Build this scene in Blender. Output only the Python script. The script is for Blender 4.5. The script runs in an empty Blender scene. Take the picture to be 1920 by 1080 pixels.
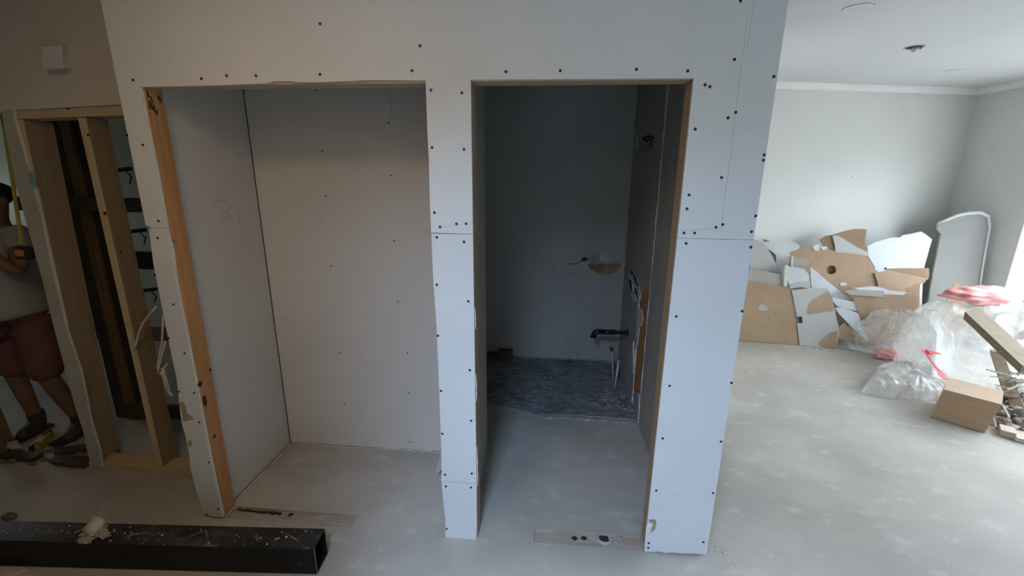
import bpy, bmesh, math, random
from mathutils import Vector, Matrix, noise, Quaternion
random.seed(7)
SC = bpy.context.scene
COL = SC.collection
# ------------------------------------------------------------------ camera
FPX = 825.0028
CAM = Vector((0.0, -1.7839, 1.7598))
CR = Vector((0.99609726, 0.08793563, 0.00758828))
CU = Vector((-0.02932318, 0.24861461, 0.96815852))
CF = Vector((-0.08324908, 0.96460256, -0.25022289))
cd = bpy.data.cameras.new('camera'); cam = bpy.data.objects.new('camera', cd); COL.objects.link(cam)
cam.matrix_world = Matrix(((CR.x, CU.x, -CF.x, CAM.x), (CR.y, CU.y, -CF.y, CAM.y), (CR.z, CU.z, -CF.z, CAM.z), (0, 0, 0, 1)))
cd.sensor_width = 36; cd.lens = 36 * FPX / 1920; cd.clip_start = 0.02
SC.camera = cam
# ------------------------------------------------------------------ world (overcast daylight) and exposure
SC.view_settings.view_transform = 'Standard'; SC.view_settings.look = 'None'
SC.view_settings.gamma = 1.0; SC.view_settings.use_curve_mapping = False
SC.view_settings.exposure = 0.0
K_SKY = (1.70, 1.85, 1.99); K_BEAM = (.80, 1.19, 1.82); K_LAMP = (.44, .30, .155)
W = bpy.data.worlds.new('overcast_sky'); SC.world = W; W.use_nodes = True
nt = W.node_tree; nt.nodes.clear()
wo = nt.nodes.new('ShaderNodeOutputWorld'); bg = nt.nodes.new('ShaderNodeBackground')
tc = nt.nodes.new('ShaderNodeTexCoord'); sx = nt.nodes.new('ShaderNodeSeparateXYZ'); rp = nt.nodes.new('ShaderNodeValToRGB')
mr = nt.nodes.new('ShaderNodeMapRange'); mr.inputs[1].default_value = -1; mr.inputs[2].default_value = 1
nt.links.new(tc.outputs['Generated'], sx.inputs[0]); nt.links.new(sx.outputs[2], mr.inputs[0]); nt.links.new(mr.outputs[0], rp.inputs[0])
e = rp.color_ramp.elements
e[0].position = 0.0; e[0].color = (.22, .22, .21, 1)
e[1].position = 1.0; e[1].color = (.95, .98, 1.0, 1)
for p, c in ((.47, (.22, .22, .21, 1)), (.52, (.33, .34, .35, 1)), (.60, (.74, .77, .80, 1))):
    n = e.new(p); n.color = c
tint = nt.nodes.new('ShaderNodeMix'); tint.data_type = 'RGBA'; tint.blend_type = 'MULTIPLY'; tint.inputs[0].default_value = 1
tint.inputs[7].default_value = (*[k / max(max(K_SKY), 1e-6) for k in K_SKY], 1)
nt.links.new(rp.outputs[0], tint.inputs[6]); nt.links.new(tint.outputs[2], bg.inputs[0]); bg.inputs[1].default_value = 10.0 * max(K_SKY)
nt.links.new(bg.outputs[0], wo.inputs[0])

def area(name, loc, direction, sx_, sy_, energy, color, portal=False, spread=180):
    l = bpy.data.lights.new(name, 'AREA'); l.shape = 'RECTANGLE'; l.size = sx_; l.size_y = sy_
    l.energy = energy; l.color = color; l.spread = math.radians(spread)
    o = bpy.data.objects.new(name, l); COL.objects.link(o); o.location = loc
    o.rotation_euler = Vector(direction).to_track_quat('-Z', 'Y').to_euler()
    if portal: l.cycles.is_portal = True
    return o
# daylight portals sit in the window openings built below
area('window_portal', (4.83, 1.5, 1.12), (-1, 0, 0), 2.8, 2.2, 1, (1, 1, 1), True)
area('window_portal', (-6.08, 1.6, 1.75), (1, 0, 0), .5, .5, 1, (1, 1, 1), True)
# disk light helper, used for the added warm fill
def lamp(name, loc, energy, color, r=.12):
    l = bpy.data.lights.new(name, 'AREA'); l.shape = 'DISK'; l.size = r * 2; l.energy = energy; l.color = color
    o = bpy.data.objects.new(name, l); COL.objects.link(o); o.location = loc
    return o
def norm(k): m_ = max(max(k), 1e-6); return m_, tuple(v / m_ for v in k)
kb, cb_ = norm(K_BEAM); kl, cl_ = norm(K_LAMP)
area('added_overhead_light', (-.40, -2.45, 2.655), (0, .001, -1), .42, .8, 60 * kb, cb_, spread=150)   # added blue light under the closed ceiling; no roof opening is built
lamp('added_warm_fill', (-.95, -1.25, 2.60), 20 * kl, cl_, .2)  # added warm fill below the ceiling; no such fitting is built

# ------------------------------------------------------------------ pixel ray -> point on a real plane
def ray(px, py): return CF + CR * ((px - 960) / FPX) - CU * ((py - 540) / FPX)
def P(px, py, ax, val):
    d = ray(px, py); i = 'xyz'.index(ax)
    return CAM + d * ((val - CAM[i]) / d[i])
def PP(px, py, p0, n):
    d = ray(px, py)
    return CAM + d * ((p0 - CAM).dot(n) / d.dot(n))

# ------------------------------------------------------------------ materials
MATS = {}
def mat(name, c1, c2=None, scale=(4, 4, 4), rough=.7, bump=.0, detail=5, spots=None, metal=0.0, spec=.4, pos=(.35, .7), distort=0, bscale=None):
    m = bpy.data.materials.new(name); MATS[name] = m; m.use_nodes = True; t = m.node_tree
    b = t.nodes['Principled BSDF']; b.inputs['Roughness'].default_value = rough; b.inputs['Metallic'].default_value = metal
    b.inputs['Specular IOR Level'].default_value = spec
    c2 = c2 or c1
    tc = t.nodes.new('ShaderNodeTexCoord'); mp = t.nodes.new('ShaderNodeMapping'); mp.inputs['Scale'].default_value = scale
    t.links.new(tc.outputs['Object'], mp.inputs[0])
    nz = t.nodes.new('ShaderNodeTexNoise'); nz.inputs['Scale'].default_value = 1; nz.inputs['Detail'].default_value = detail; nz.inputs['Distortion'].default_value = distort
    t.links.new(mp.outputs[0], nz.inputs['Vector'])
    r = t.nodes.new('ShaderNodeValToRGB'); r.color_ramp.elements[0].position = pos[0]; r.color_ramp.elements[1].position = pos[1]
    r.color_ramp.elements[0].color = (*c1, 1); r.color_ramp.elements[1].color = (*c2, 1)
    t.links.new(nz.outputs[0], r.inputs[0]); last = r.outputs[0]
    for s in (spots or []):     # (scale tuple, threshold lo, hi, colour, strength)
        sc, lo, hi, col, st = s
        mp2 = t.nodes.new('ShaderNodeMapping'); mp2.inputs['Scale'].default_value = sc; mp2.inputs['Location'].default_value = (sc[0] * 1.7, 3.1, 7.7)
        t.links.new(tc.outputs['Object'], mp2.inputs[0])
        n2 = t.nodes.new('ShaderNodeTexNoise'); n2.inputs['Scale'].default_value = 1; n2.inputs['Detail'].default_value = 4
        t.links.new(mp2.outputs[0], n2.inputs['Vector'])
        mr = t.nodes.new('ShaderNodeMapRange'); mr.inputs[1].default_value = lo; mr.inputs[2].default_value = hi; mr.inputs[4].default_value = st
        t.links.new(n2.outputs[0], mr.inputs[0])
        mx = t.nodes.new('ShaderNodeMix'); mx.data_type = 'RGBA'; mx.inputs[7].default_value = (*col, 1)
        t.links.new(mr.outputs[0], mx.inputs[0]); t.links.new(last, mx.inputs[6]); last = mx.outputs[2]
    t.links.new(last, b.inputs['Base Color'])
    if bump:
        bp = t.nodes.new('ShaderNodeBump'); bp.inputs['Strength'].default_value = bump; bp.inputs['Distance'].default_value = .004
        t.links.new(nz.outputs[0], bp.inputs['Height']); t.links.new(bp.outputs[0], b.inputs['Normal'])
    return m
paper = mat('plasterboard_paper', (.60, .61, .61), (.66, .67, .66), (1.3, 1.3, 1.3), .8, 0, 3, [((14, 14, 14), .66, .75, (.50, .50, .48), .35)])
gyp = mat('gypsum_core', (.62, .60, .56), (.78, .77, .73), (60, 60, 60), .9, .5)
oldpaint = mat('old_cream_paint', (.66, .665, .64), (.71, .71, .68), (1.5, 1.5, 1.5), .6, .08, 4)
closetp = mat('old_beige_paint', (.60, .555, .50), (.65, .605, .55), (1.2, 1.2, 1.2), .7, .05, 4, [((9, 9, 9), .68, .8, (.40, .39, .37), .3)])
hallp = mat('hall_beige_paint', (.60, .55, .47), (.65, .60, .52), (1.5, 1.5, 1.5), .7, .08)
greenp = mat('pale_green_paint', (.52, .56, .44), (.58, .62, .50), (2, 2, 2), .7, .05)
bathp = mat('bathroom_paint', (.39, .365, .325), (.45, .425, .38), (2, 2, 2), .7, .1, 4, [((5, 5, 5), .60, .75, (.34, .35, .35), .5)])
ceilp = mat('ceiling_white', (.62, .63, .64), (.66, .67, .68), (1, 1, 1), .8)
whitet = mat('white_trim_paint', (.76, .76, .74), (.80, .80, .78), (3, 3, 3), .5)
conc = mat('concrete', (.37, .345, .30), (.50, .468, .415), (1.4, 1.9, 1.4), .65, .25, 8,
           [((7, 11, 7), .57, .72, (.62, .60, .56), .40), ((28, 34, 28), .68, .74, (.70, .69, .65), .45), ((6, 9, 6), .64, .8, (.30, .29, .27), .5), ((55, 55, 55), .72, .76, (.17, .16, .15), .5)])
slotm = mat('floor_rebate_screed', (.35, .285, .23), (.45, .39, .335), (5, 40, 5), .8, .5, 6, [((12, 22, 12), .58, .7, (.47, .45, .42), .6)])
glue = mat('adhesive_residue', (.15, .15, .15), (.32, .32, .315), (9, 22, 9), .75, .9, 9,
           [((14, 30, 14), .60, .68, (.42, .43, .43), .7), ((30, 30, 30), .66, .7, (.55, .55, .54), .8), ((4, 4, 4), .5, .7, (.10, .10, .10), .6)])
mort = mat('mortar', (.20, .20, .20), (.36, .36, .35), (20, 40, 30), .85, .9, 8, [((30, 60, 30), .62, .7, (.55, .55, .53), .7)])
def wood(name, c1, c2, axis='z', dark=(.12, .06, .03), knots=.5, rough=.6):
    s = {'x': (2, 55, 55), 'y': (55, 2, 55), 'z': (55, 55, 2)}[axis]
    k = {'x': (8, 20, 20), 'y': (20, 8, 20), 'z': (20, 20, 8)}[axis]
    return mat(name, c1, c2, s, rough, .25, 4, [(k, .70, .76, dark, knots)], pos=(.3, .75), distort=.6)
pineO = wood('orange_pine', (.42, .195, .065), (.56, .30, .125), 'z', (.16, .06, .02), .8)
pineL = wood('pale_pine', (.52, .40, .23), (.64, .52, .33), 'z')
pineLx = wood('pale_pine_rail', (.52, .39, .23), (.63, .50, .32), 'x')
pineS = wood('pine_shaded_side', (.28, .20, .11), (.37, .275, .165), 'z')  # darker pine for stud sides; their shade is in the colour
pineJ = wood('jamb_pine', (.36, .245, .14), (.46, .33, .20), 'z')
pineH = wood('header_pine', (.42, .31, .19), (.52, .40, .26), 'x')
pineG = wood('grey_weathered_pine', (.34, .32, .27), (.45, .42, .35), 'z')
dkwood = wood('dark_hardwood', (.13, .08, .038), (.27, .17, .085), 'z', (.03, .015, .01))
dkwoodx = wood('dark_hardwood_rail', (.06, .045, .03), (.10, .07, .045), 'x')
redwood = wood('reddish_skirting', (.22, .11, .06), (.30, .16, .09), 'x')
oldtim = wood('old_demolition_timber', (.20, .145, .095), (.33, .255, .18), 'y', (.08, .05, .03), .6)
blondt = wood('blond_plank_face', (.46, .38, .29), (.58, .50, .40), 'y')
kraft = mat('kraft_gypsum_back', (.40, .275, .18), (.46, .325, .22), (4, 4, 4), .85, .05, 4, [((10, 10, 10), .64, .78, (.50, .38, .28), .5)])
kraftd = mat('kraft_gypsum_back_dark', (.29, .195, .12), (.36, .25, .16), (4, 4, 4), .85, .05)
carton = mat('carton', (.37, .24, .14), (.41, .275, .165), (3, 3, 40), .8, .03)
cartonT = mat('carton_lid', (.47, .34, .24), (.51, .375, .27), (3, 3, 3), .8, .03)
whiteb = mat('white_board_face', (.60, .62, .645), (.68, .70, .72), (3, 3, 3), .6, .05)
greyb = mat('grey_board_face', (.47, .47, .45), (.52, .52, .50), (2, 2, 2), .75, .03)
greyd = mat('grey_slab_face', (.40, .37, .34), (.48, .45, .42), (4, 4, 4), .8, .1)
screwm = mat('black_screw', (.012, .012, .014), (.02, .02, .022), (9, 9, 9), .45)
black = mat('black_plastic', (.010, .013, .016), (.016, .02, .024), (9, 9, 9), .3, 0, 3)
steel = mat('black_painted_steel', (.008, .008, .008), (.014, .014, .013), (6, 6, 6), .4, .03, 4, spec=.22)
dusts = mat('dusty_steel_top', (.012, .013, .012), (.038, .034, .029), (7, 16, 16), .5, .4, 8,
            [((3, 9, 9), .5, .68, (.085, .068, .052), .85), ((60, 60, 60), .66, .70, (.30, .28, .24), .7), ((16, 30, 30), .64, .70, (.20, .17, .14), .7)])
cutm = mat('bright_cut_steel', (.40, .41, .41), (.52, .53, .53), (20, 20, 20), .4, 0, 2, metal=.6)
crumb = mat('plaster_crumb', (.42, .40, .36), (.62, .60, .56), (30, 30, 30), .9, .4)
rubm = mat('dark_rubble', (.13, .11, .095), (.28, .24, .20), (25, 25, 25), .9, .5)
ragm = mat('dried_plaster_rag', (.30, .26, .18), (.44, .39, .29), (14, 14, 14), .9, .5)
clothm = mat('grey_tshirt', (.33, .33, .33), (.40, .40, .39), (7, 7, 7), .9, .3)
shortm = mat('maroon_shorts', (.15, .065, .06), (.20, .09, .082), (8, 8, 8), .9, .3)
skin = mat('skin', (.20, .115, .07), (.25, .145, .09), (9, 9, 9), .55, .03)
hairm = mat('hair', (.012, .010, .008), (.02, .016, .012), (60, 60, 60), .7, .3)
bootm = mat('work_boot', (.045, .04, .03), (.08, .07, .05), (12, 12, 12), .7, .3)
tapem = mat('yellow_tape_blade', (.42, .36, .06), (.48, .41, .08), (3, 3, 60), .4)
tapeb = mat('orange_tape_case', (.50, .22, .06), (.56, .26, .08), (9, 9, 9), .4)
yell = mat('yellow_level_body', (.45, .30, .03), (.52, .36, .05), (9, 9, 9), .4)
cablew = mat('white_cable', (.62, .60, .54), (.68, .66, .60), (9, 9, 9), .5)
pinkm = mat('pink_film', (.80, .33, .32), (.86, .46, .44), (8, 8, 8), .35, .5, 5)
redm = mat('red_ribbon', (.62, .02, .03), (.72, .05, .06), (9, 9, 9), .35)
greyp = mat('grey_pvc', (.36, .37, .37), (.42, .43, .43), (9, 9, 9), .4)
whitep = mat('white_pvc', (.58, .60, .60), (.64, .65, .65), (9, 9, 9), .4)
void = mat('dark_cavity', (.03, .022, .016), (.05, .038, .028), (9, 9, 9), .95)
lightbrown = mat('torn_brown_paper', (.30, .22, .14), (.40, .31, .22), (18, 18, 18), .9, .3)
plast = mat('white_plastic', (.66, .64, .60), (.70, .68, .64), (9, 9, 9), .4)
cyan = mat('cyan_chalk_mark', (.16, .38, .36), (.22, .44, .41), (30, 30, 30), .8)

def film(name, col, alpha, rough=.18):
    m = bpy.data.materials.new(name); m.use_nodes = True; t = m.node_tree; t.nodes.clear()
    o = t.nodes.new('ShaderNodeOutputMaterial'); tr = t.nodes.new('ShaderNodeBsdfTransparent'); tl = t.nodes.new('ShaderNodeBsdfTranslucent')
    df = t.nodes.new('ShaderNodeBsdfDiffuse'); gl = t.nodes.new('ShaderNodeBsdfGlossy'); gl.inputs['Roughness'].default_value = rough
    for s in (tl, df): s.inputs['Color'].default_value = (*col, 1)
    gl.inputs['Color'].default_value = (1, 1, 1, 1)
    tcn = t.nodes.new('ShaderNodeTexCoord'); nz = t.nodes.new('ShaderNodeTexNoise'); nz.inputs['Scale'].default_value = 3.2; nz.inputs['Detail'].default_value = 3; nz.inputs['Distortion'].default_value = 2.2
    t.links.new(tcn.outputs['Object'], nz.inputs['Vector'])
    bp = t.nodes.new('ShaderNodeBump'); bp.inputs['Strength'].default_value = .6; bp.inputs['Distance'].default_value = .05
    t.links.new(nz.outputs[0], bp.inputs['Height'])
    for s in (tl, df, gl): t.links.new(bp.outputs[0], s.inputs['Normal'])
    a1 = t.nodes.new('ShaderNodeMixShader'); a1.inputs[0].default_value = .4; t.links.new(df.outputs[0], a1.inputs[1]); t.links.new(tl.outputs[0], a1.inputs[2])
    fr = t.nodes.new('ShaderNodeFresnel'); fr.inputs[0].default_value = 1.6; t.links.new(bp.outputs[0], fr.inputs['Normal'])
    a2 = t.nodes.new('ShaderNodeMixShader'); t.links.new(fr.outputs[0], a2.inputs[0]); t.links.new(a1.outputs[0], a2.inputs[1]); t.links.new(gl.outputs[0], a2.inputs[2])
    mrn = t.nodes.new('ShaderNodeMapRange'); mrn.inputs[1].default_value = .35; mrn.inputs[2].default_value = .65; mrn.inputs[3].default_value = alpha - .18; mrn.inputs[4].default_value = min(1, alpha + .18)
    t.links.new(nz.outputs[0], mrn.inputs[0])
    a3 = t.nodes.new('ShaderNodeMixShader'); t.links.new(mrn.outputs[0], a3.inputs[0]); t.links.new(tr.outputs[0], a3.inputs[1]); t.links.new(a2.outputs[0], a3.inputs[2])
    t.links.new(a3.outputs[0], o.inputs[0]); return m
plasticm = film('clear_plastic_film', (.92, .92, .91), .50)
plasticw = film('milky_plastic_film', (.92, .89, .87), .66)
glassm = film('window_glass', (.9, .95, .95), .19, .02)

# ------------------------------------------------------------------ mesh helpers
class MB:
    def __init__(s): s.v = []; s.f = []; s.m = []
    def add(s, vs, fs, mi=0):
        k = len(s.v); s.v += [tuple(v) for v in vs]; s.f += [tuple(i + k for i in f) for f in fs]; s.m += [mi] * len(fs)
    def box(s, x0, x1, y0, y1, z0, z1, mi=0):
        s.add([(x0, y0, z0), (x1, y0, z0), (x1, y1, z0), (x0, y1, z0), (x0, y0, z1), (x1, y0, z1), (x1, y1, z1), (x0, y1, z1)],
              [(0, 3, 2, 1), (4, 5, 6, 7), (0, 1, 5, 4), (1, 2, 6, 5), (2, 3, 7, 6), (3, 0, 4, 7)], mi); return s
    def hexa(s, p, mi=0):      # eight corners, bottom ring then top ring
        s.add(p, [(0, 3, 2, 1), (4, 5, 6, 7), (0, 1, 5, 4), (1, 2, 6, 5), (2, 3, 7, 6), (3, 0, 4, 7)], mi); return s
    def prism(s, pts, depth, hole=None, mi=0, edge=1, back=None):   # pts Vector list (planar), depth Vector; edges get material index `edge`
        pts = [Vector(p) for p in pts]; hole = [Vector(p) for p in hole] if hole else None
        d = Vector(depth)
        nrm = Vector((0, 0, 0))
        for i in range(len(pts)):
            nrm += (pts[i] - pts[0]).cross(pts[(i + 1) % len(pts)] - pts[0])
        if nrm.dot(d) > 0: pts.reverse()          # front normal opposes depth
        ring = list(pts)
        if hole:
            hn = Vector((0, 0, 0))
            for i in range(len(hole)): hn += (hole[i] - hole[0]).cross(hole[(i + 1) % len(hole)] - hole[0])
            if hn.dot(d) < 0: hole.reverse()       # opposite winding to the outline
            best = min(((a - b).length, i, j) for i, a in enumerate(pts) for j, b in enumerate(hole))
            i, j = best[1], best[2]
            ring = pts[:i + 1] + hole[j:] + hole[:j + 1] + pts[i:]
        n = len(ring)
        s.add(ring, [tuple(range(n))], mi)
        s.add([p + d for p in ring], [tuple(reversed(range(n)))], mi if back is None else back)
        for loop in ([pts, hole] if hole else [pts]):
            m = len(loop)
            s.add(loop + [p + d for p in loop], [(k, k + m, (k + 1) % m + m, (k + 1) % m) for k in range(m)], edge)
        return s
    def tube(s, pts, r, seg=8, mi=0, cap=True):
        pts = [Vector(p) for p in pts]; rs = r if isinstance(r, (list, tuple)) else [r] * len(pts)
        rings = []; ref = None
        for i, p in enumerate(pts):
            t = (pts[min(i + 1, len(pts) - 1)] - pts[max(i - 1, 0)]).normalized()
            if ref is None: ref = t.orthogonal().normalized()
            ref = (ref - t * ref.dot(t)).normalized(); b = t.cross(ref)
            rings.append([p + (ref * math.cos(2 * math.pi * k / seg) + b * math.sin(2 * math.pi * k / seg)) * rs[i] for k in range(seg)])
        vs = [v for rg in rings for v in rg]; fs = []
        for i in range(len(pts) - 1):
            for k in range(seg):
                fs.append((i * seg + k, i * seg + (k + 1) % seg, (i + 1) * seg + (k + 1) % seg, (i + 1) * seg + k))
        if cap: fs += [tuple(reversed(range(seg))), tuple(range(len(vs) - seg, len(vs)))]
        s.add(vs, fs, mi); return s
    def blob(s, c, r, seed=0, rough=.35, sub=2, flat=1.0, mi=0, freq=3.0):
        bm = bmesh.new(); bmesh.ops.create_icosphere(bm, subdivisions=sub, radius=1)
        c = Vector(c); rr = Vector(r) if not isinstance(r, (int, float)) else Vector((r, r, r * flat))
        vs = []
        for v in bm.verts:
            k = 1 + rough * noise.noise(v.co * freq * .5 + Vector((seed * 3.7, seed, -seed)))
            vs.append(c + Vector((v.co.x * rr.x, v.co.y * rr.y, v.co.z * rr.z)) * k)
        fs = [tuple(v.index for v in f.verts) for f in bm.faces]; bm.free(); s.add(vs, fs, mi); return s
    def build(s, name, mats, parent=None, smooth=False, bevel=0):
        me = bpy.data.meshes.new(name); me.from_pydata(s.v, [], s.f)
        ms = mats if isinstance(mats, (list, tuple)) else [mats]
        for m in ms: me.materials.append(m)
        me.polygons.foreach_set('material_index', [min(i, len(ms) - 1) for i in s.m])
        if smooth: me.polygons.foreach_set('use_smooth', [True] * len(me.polygons))
        me.update()
        o = bpy.data.objects.new(name, me); COL.objects.link(o)
        if bevel:
            b = o.modifiers.new('b', 'BEVEL'); b.width = bevel; b.segments = 2; b.limit_method = 'ANGLE'
        if parent is not None: par(o, parent)
        return o
def par(o, p):
    o.parent = p
    m = Matrix.Translation(p.location) if p.parent is None else Matrix.Identity(4)
    o.matrix_parent_inverse = m.inverted()
def tag(o, label, cat, group=None, kind=None):
    o['label'] = label; o['category'] = cat
    if group: o['group'] = group
    if kind: o['kind'] = kind
    return o
def thing(name, loc, label, cat, group=None, kind=None):
    o = bpy.data.objects.new(name, None); COL.objects.link(o); o.location = loc; o.empty_display_size = .1
    return tag(o, label, cat, group, kind)
S = 'structure'
def inst(src, name, parent, loc, rot=None):
    o = bpy.data.objects.new(name, src.data); COL.objects.link(o)
    par(o, parent); o.location = loc
    if rot is not None: o.rotation_euler = rot
    return o
def jag(pts, amp, step, seed=0, keep=()):    # ragged broken edges: subdivide an outline and jitter it inside its plane
    pts = [Vector(p) for p in pts]; n = len(pts); out = []
    rnd = random.Random(seed)
    nr = Vector((0, 0, 0))
    for i in range(n): nr += (pts[i] - pts[0]).cross(pts[(i + 1) % n] - pts[0])
    nr.normalize()
    for i in range(n):
        a, b = pts[i], pts[(i + 1) % n]; d = b - a; L = d.length; k = max(1, int(L / step)) if i not in keep else 1
        out.append(a)
        for j in range(1, k):
            out.append(a + d * ((j + rnd.uniform(-.3, .3)) / k) + d.normalized().cross(nr) * rnd.uniform(-amp, amp))
    return out

# ================================================================== FLOOR
ZC = 2.68
XL, XR, YB, YF = -6.0, 4.55, -4.2, 4.6
xs = [XL - .1, -1.655, -.975, -.038, .496, XR + .35]; ys = [YB - .2, 0.012, 0.098, YF]
slots = {(1, 1), (3, 1)}
fl = MB()
for i in range(5):
    for j in range(3):
        z = -.012 if (i, j) in slots else 0.0
        a, b, c, d = xs[i], xs[i + 1], ys[j], ys[j + 1]
        mi = 1 if (i, j) in slots else 0
        fl.add([(a, c, z), (b, c, z), (b, d, z), (a, d, z)], [(0, 1, 2, 3)], mi)
        if mi:
            for (p, q_) in (((a, c), (b, c)), ((b, c), (b, d)), ((b, d), (a, d)), ((a, d), (a, c))):
                fl.add([(*q_, z), (*p, z), (*p, 0), (*q_, 0)], [(0, 1, 2, 3)], 1)
fl.add([(xs[0], ys[0], -.1), (xs[5], ys[0], -.1), (xs[5], ys[3], -.1), (xs[0], ys[3], -.1)], [(3, 2, 1, 0)], 0)
floor = fl.build('floor', [conc, slotm]); tag(floor, 'bare pale concrete slab with scuffs and white plaster spots', 'floor', kind=S)
# holes in the rebates left by the old wall plates
def hole(px, py, r, mtl=void, ry=None, z=-.012):
    c = P(px, py, 'z', z); b = MB(); n = 14; ry = ry or r
    rnd = random.Random(int(px))
    ring = [(math.cos(2 * math.pi * k / n), math.sin(2 * math.pi * k / n), rnd.uniform(.85, 1.12)) for k in range(n)]
    top = [(c.x + a * r * s * 1.25, c.y + e_ * ry * s * 1.25, z + .0005) for a, e_, s in ring]; lip = [(c.x + a * r * s, c.y + e_ * ry * s, z + .0025) for a, e_, s in ring]
    bot = [(c.x + a * r * .9, c.y + e_ * ry * .9, z + .0008) for a, e_, s in ring]
    b.add(top + lip, [(k, (k + 1) % n, n + (k + 1) % n, n + k) for k in range(n)], 1)
    b.add(lip + bot, [(k, (k + 1) % n, n + (k + 1) % n, n + k) for k in range(n)] + [tuple(range(n, 2 * n))], 0)
    o = b.build('floor_hole', [mtl, slotm], floor); return o
for px, py, r, ry in ((449, 956, .012, .010), (512, 964, .016, .010), (524, 964, .016, .011), (545, 966, .014, .012), (1077, 1010, .0155, .014), (1095, 1010, .0155, .014)):
    hole(px, py, r, void, ry)
c0, c1 = P(452, 957, 'z', -.011), P(520, 963, 'z', -.011)
b = MB(); b.tube([c0 + (c1 - c0) * t + Vector((0, .003 * math.sin(9 * t), 0)) for t in (0, .2, .4, .6, .8, 1)], [.005, .007, .005, .008, .007, .009], 6); b.build('floor_crack', void, floor)
c = P(1133, 1010, 'z', -.01)
b = MB(); n = 20
prof = [(.040, .0), (.034, .008), (.030, .009), (.027, .002), (.026, -.001)]
vs = [(c.x + r * math.cos(2 * math.pi * k / n), c.y + r * math.sin(2 * math.pi * k / n), c.z + z) for r, z in prof for k in range(n)]
fs = [(i * n + k, i * n + (k + 1) % n, (i + 1) * n + (k + 1) % n, (i + 1) * n + k) for i in range(4) for k in range(n)]
b.add(vs, fs, 1); b.add(vs[-n:], [tuple(range(n))], 0)
b.build('capped_waste_hole', [void, greyp], floor)
b = MB()
for k in range(16): b.blob(P(1150 + random.uniform(-8, 26), 1002 + random.uniform(0, 18), 'z', -.006), (.009, .008, .006), k, .5, 1)
o = b.build('rebate_chippings', slotm, floor); o['kind'] = 'stuff'
# old tile adhesive bed and mortar ridge in the bathroom
ae = [P(x, y, 'z', .004) for x, y in ((1012, 778), (1060, 777), (1120, 781), (1196, 786))] + [Vector((.69, 2.262, .004)), Vector((-1.0, 2.262, .004)), Vector((-1.0, 1.30, .004))] + [P(x, y, 'z', .004) for x, y in ((905, 752), (930, 757), (950, 762), (980, 770), (1000, 774))]
b = MB(); b.prism(jag(ae, .012, .06, 3), (0, 0, -.006)); b.build('adhesive_bed', glue, floor)
rp_ = []
for t in range(25):
    u = t / 24; x = -.045 + .727 * u; rp_.append(Vector((x, 1.166 + .008 * math.sin(5 * u) + random.uniform(-.006, .006), .003)))
b = MB(); b.tube(rp_, [random.uniform(.009, .018) for _ in rp_], 7); b.build('mortar_ridge', mort, floor, True)
rp_ = [v + Vector((0, .045, -.002)) for v in rp_]
b = MB(); b.tube(rp_, [random.uniform(.006, .013) for _ in rp_], 7); b.build('mortar_ridge', mort, floor, True)
b = MB()
rnd = random.Random(5)
for k in range(150):
    if k < 85: x, y, s = .55 + rnd.gauss(0, .075), 1.33 + abs(rnd.gauss(0, .13)), rnd.uniform(.004, .014)
    else: x, y, s = rnd.uniform(-.3, .62), rnd.uniform(1.25, 2.2), rnd.uniform(.003, .010)
    b.blob((min(x, .665), y, .006), (s * rnd.uniform(.7, 1.7), s, s * .7), k, .6, 1, 1 if k % 6 == 0 else 0)
o = b.build('mortar_chips', [mort, crumb], floor); o['kind'] = 'stuff'
for k in range(9):
    b = MB(); x0 = -.55 + k * .028
    pts_ = [Vector((x0 + .035 * math.sin(t * 1.3), 1.90 + .2 * t, .006)) for t in (0, .25, .5, .75, 1)]
    b.tube(pts_, .0045, 5); b.build('adhesive_comb_rib', mort, floor)

# ================================================================== WALLS, CEILING
ceiling = MB().box(XL - .1, XR + .35, YB - .2, YF, ZC, ZC + .1).build('ceiling', ceilp); tag(ceiling, 'flat white plasterboard ceiling over the whole storey', 'ceiling', kind=S)
def wallbox(name, label, boxes, m):
    b = MB()
    for x in boxes: b.box(*x)
    o = b.build(name, m); return tag(o, label, 'wall', kind=S)
# far living-room wall, skewed slightly
FA, FB = Vector((.80, 2.972, 0)), Vector((4.545, 3.752, 0))
fd = (FB - FA).normalized(); fn = Vector((fd.y, -fd.x, 0))
b = MB(); e2 = FB + fd * .35
b.hexa([FA, e2, e2 - fn * .1, FA - fn * .1] + [p + Vector((0, 0, ZC)) for p in (FA, e2, e2 - fn * .1, FA - fn * .1)])
wf = b.build('wall_far', oldpaint); tag(wf, 'cream painted far wall behind the heap of broken plasterboard', 'wall', kind=S)
for px, py, r in ((1597, 332, .006), (1725, 292, .006)):
    p = PP(px, py, FA, fn); b = MB(); b.blob(p, (r, .003, r), px, .5, 1); b.build('wall_nick', void, wf)
p = PP(1484, 167, FA, fn); b = MB(); b.blob(p, (.02, .004, .008), 3, .5, 1); b.build('wall_nick', void, wf)
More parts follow.
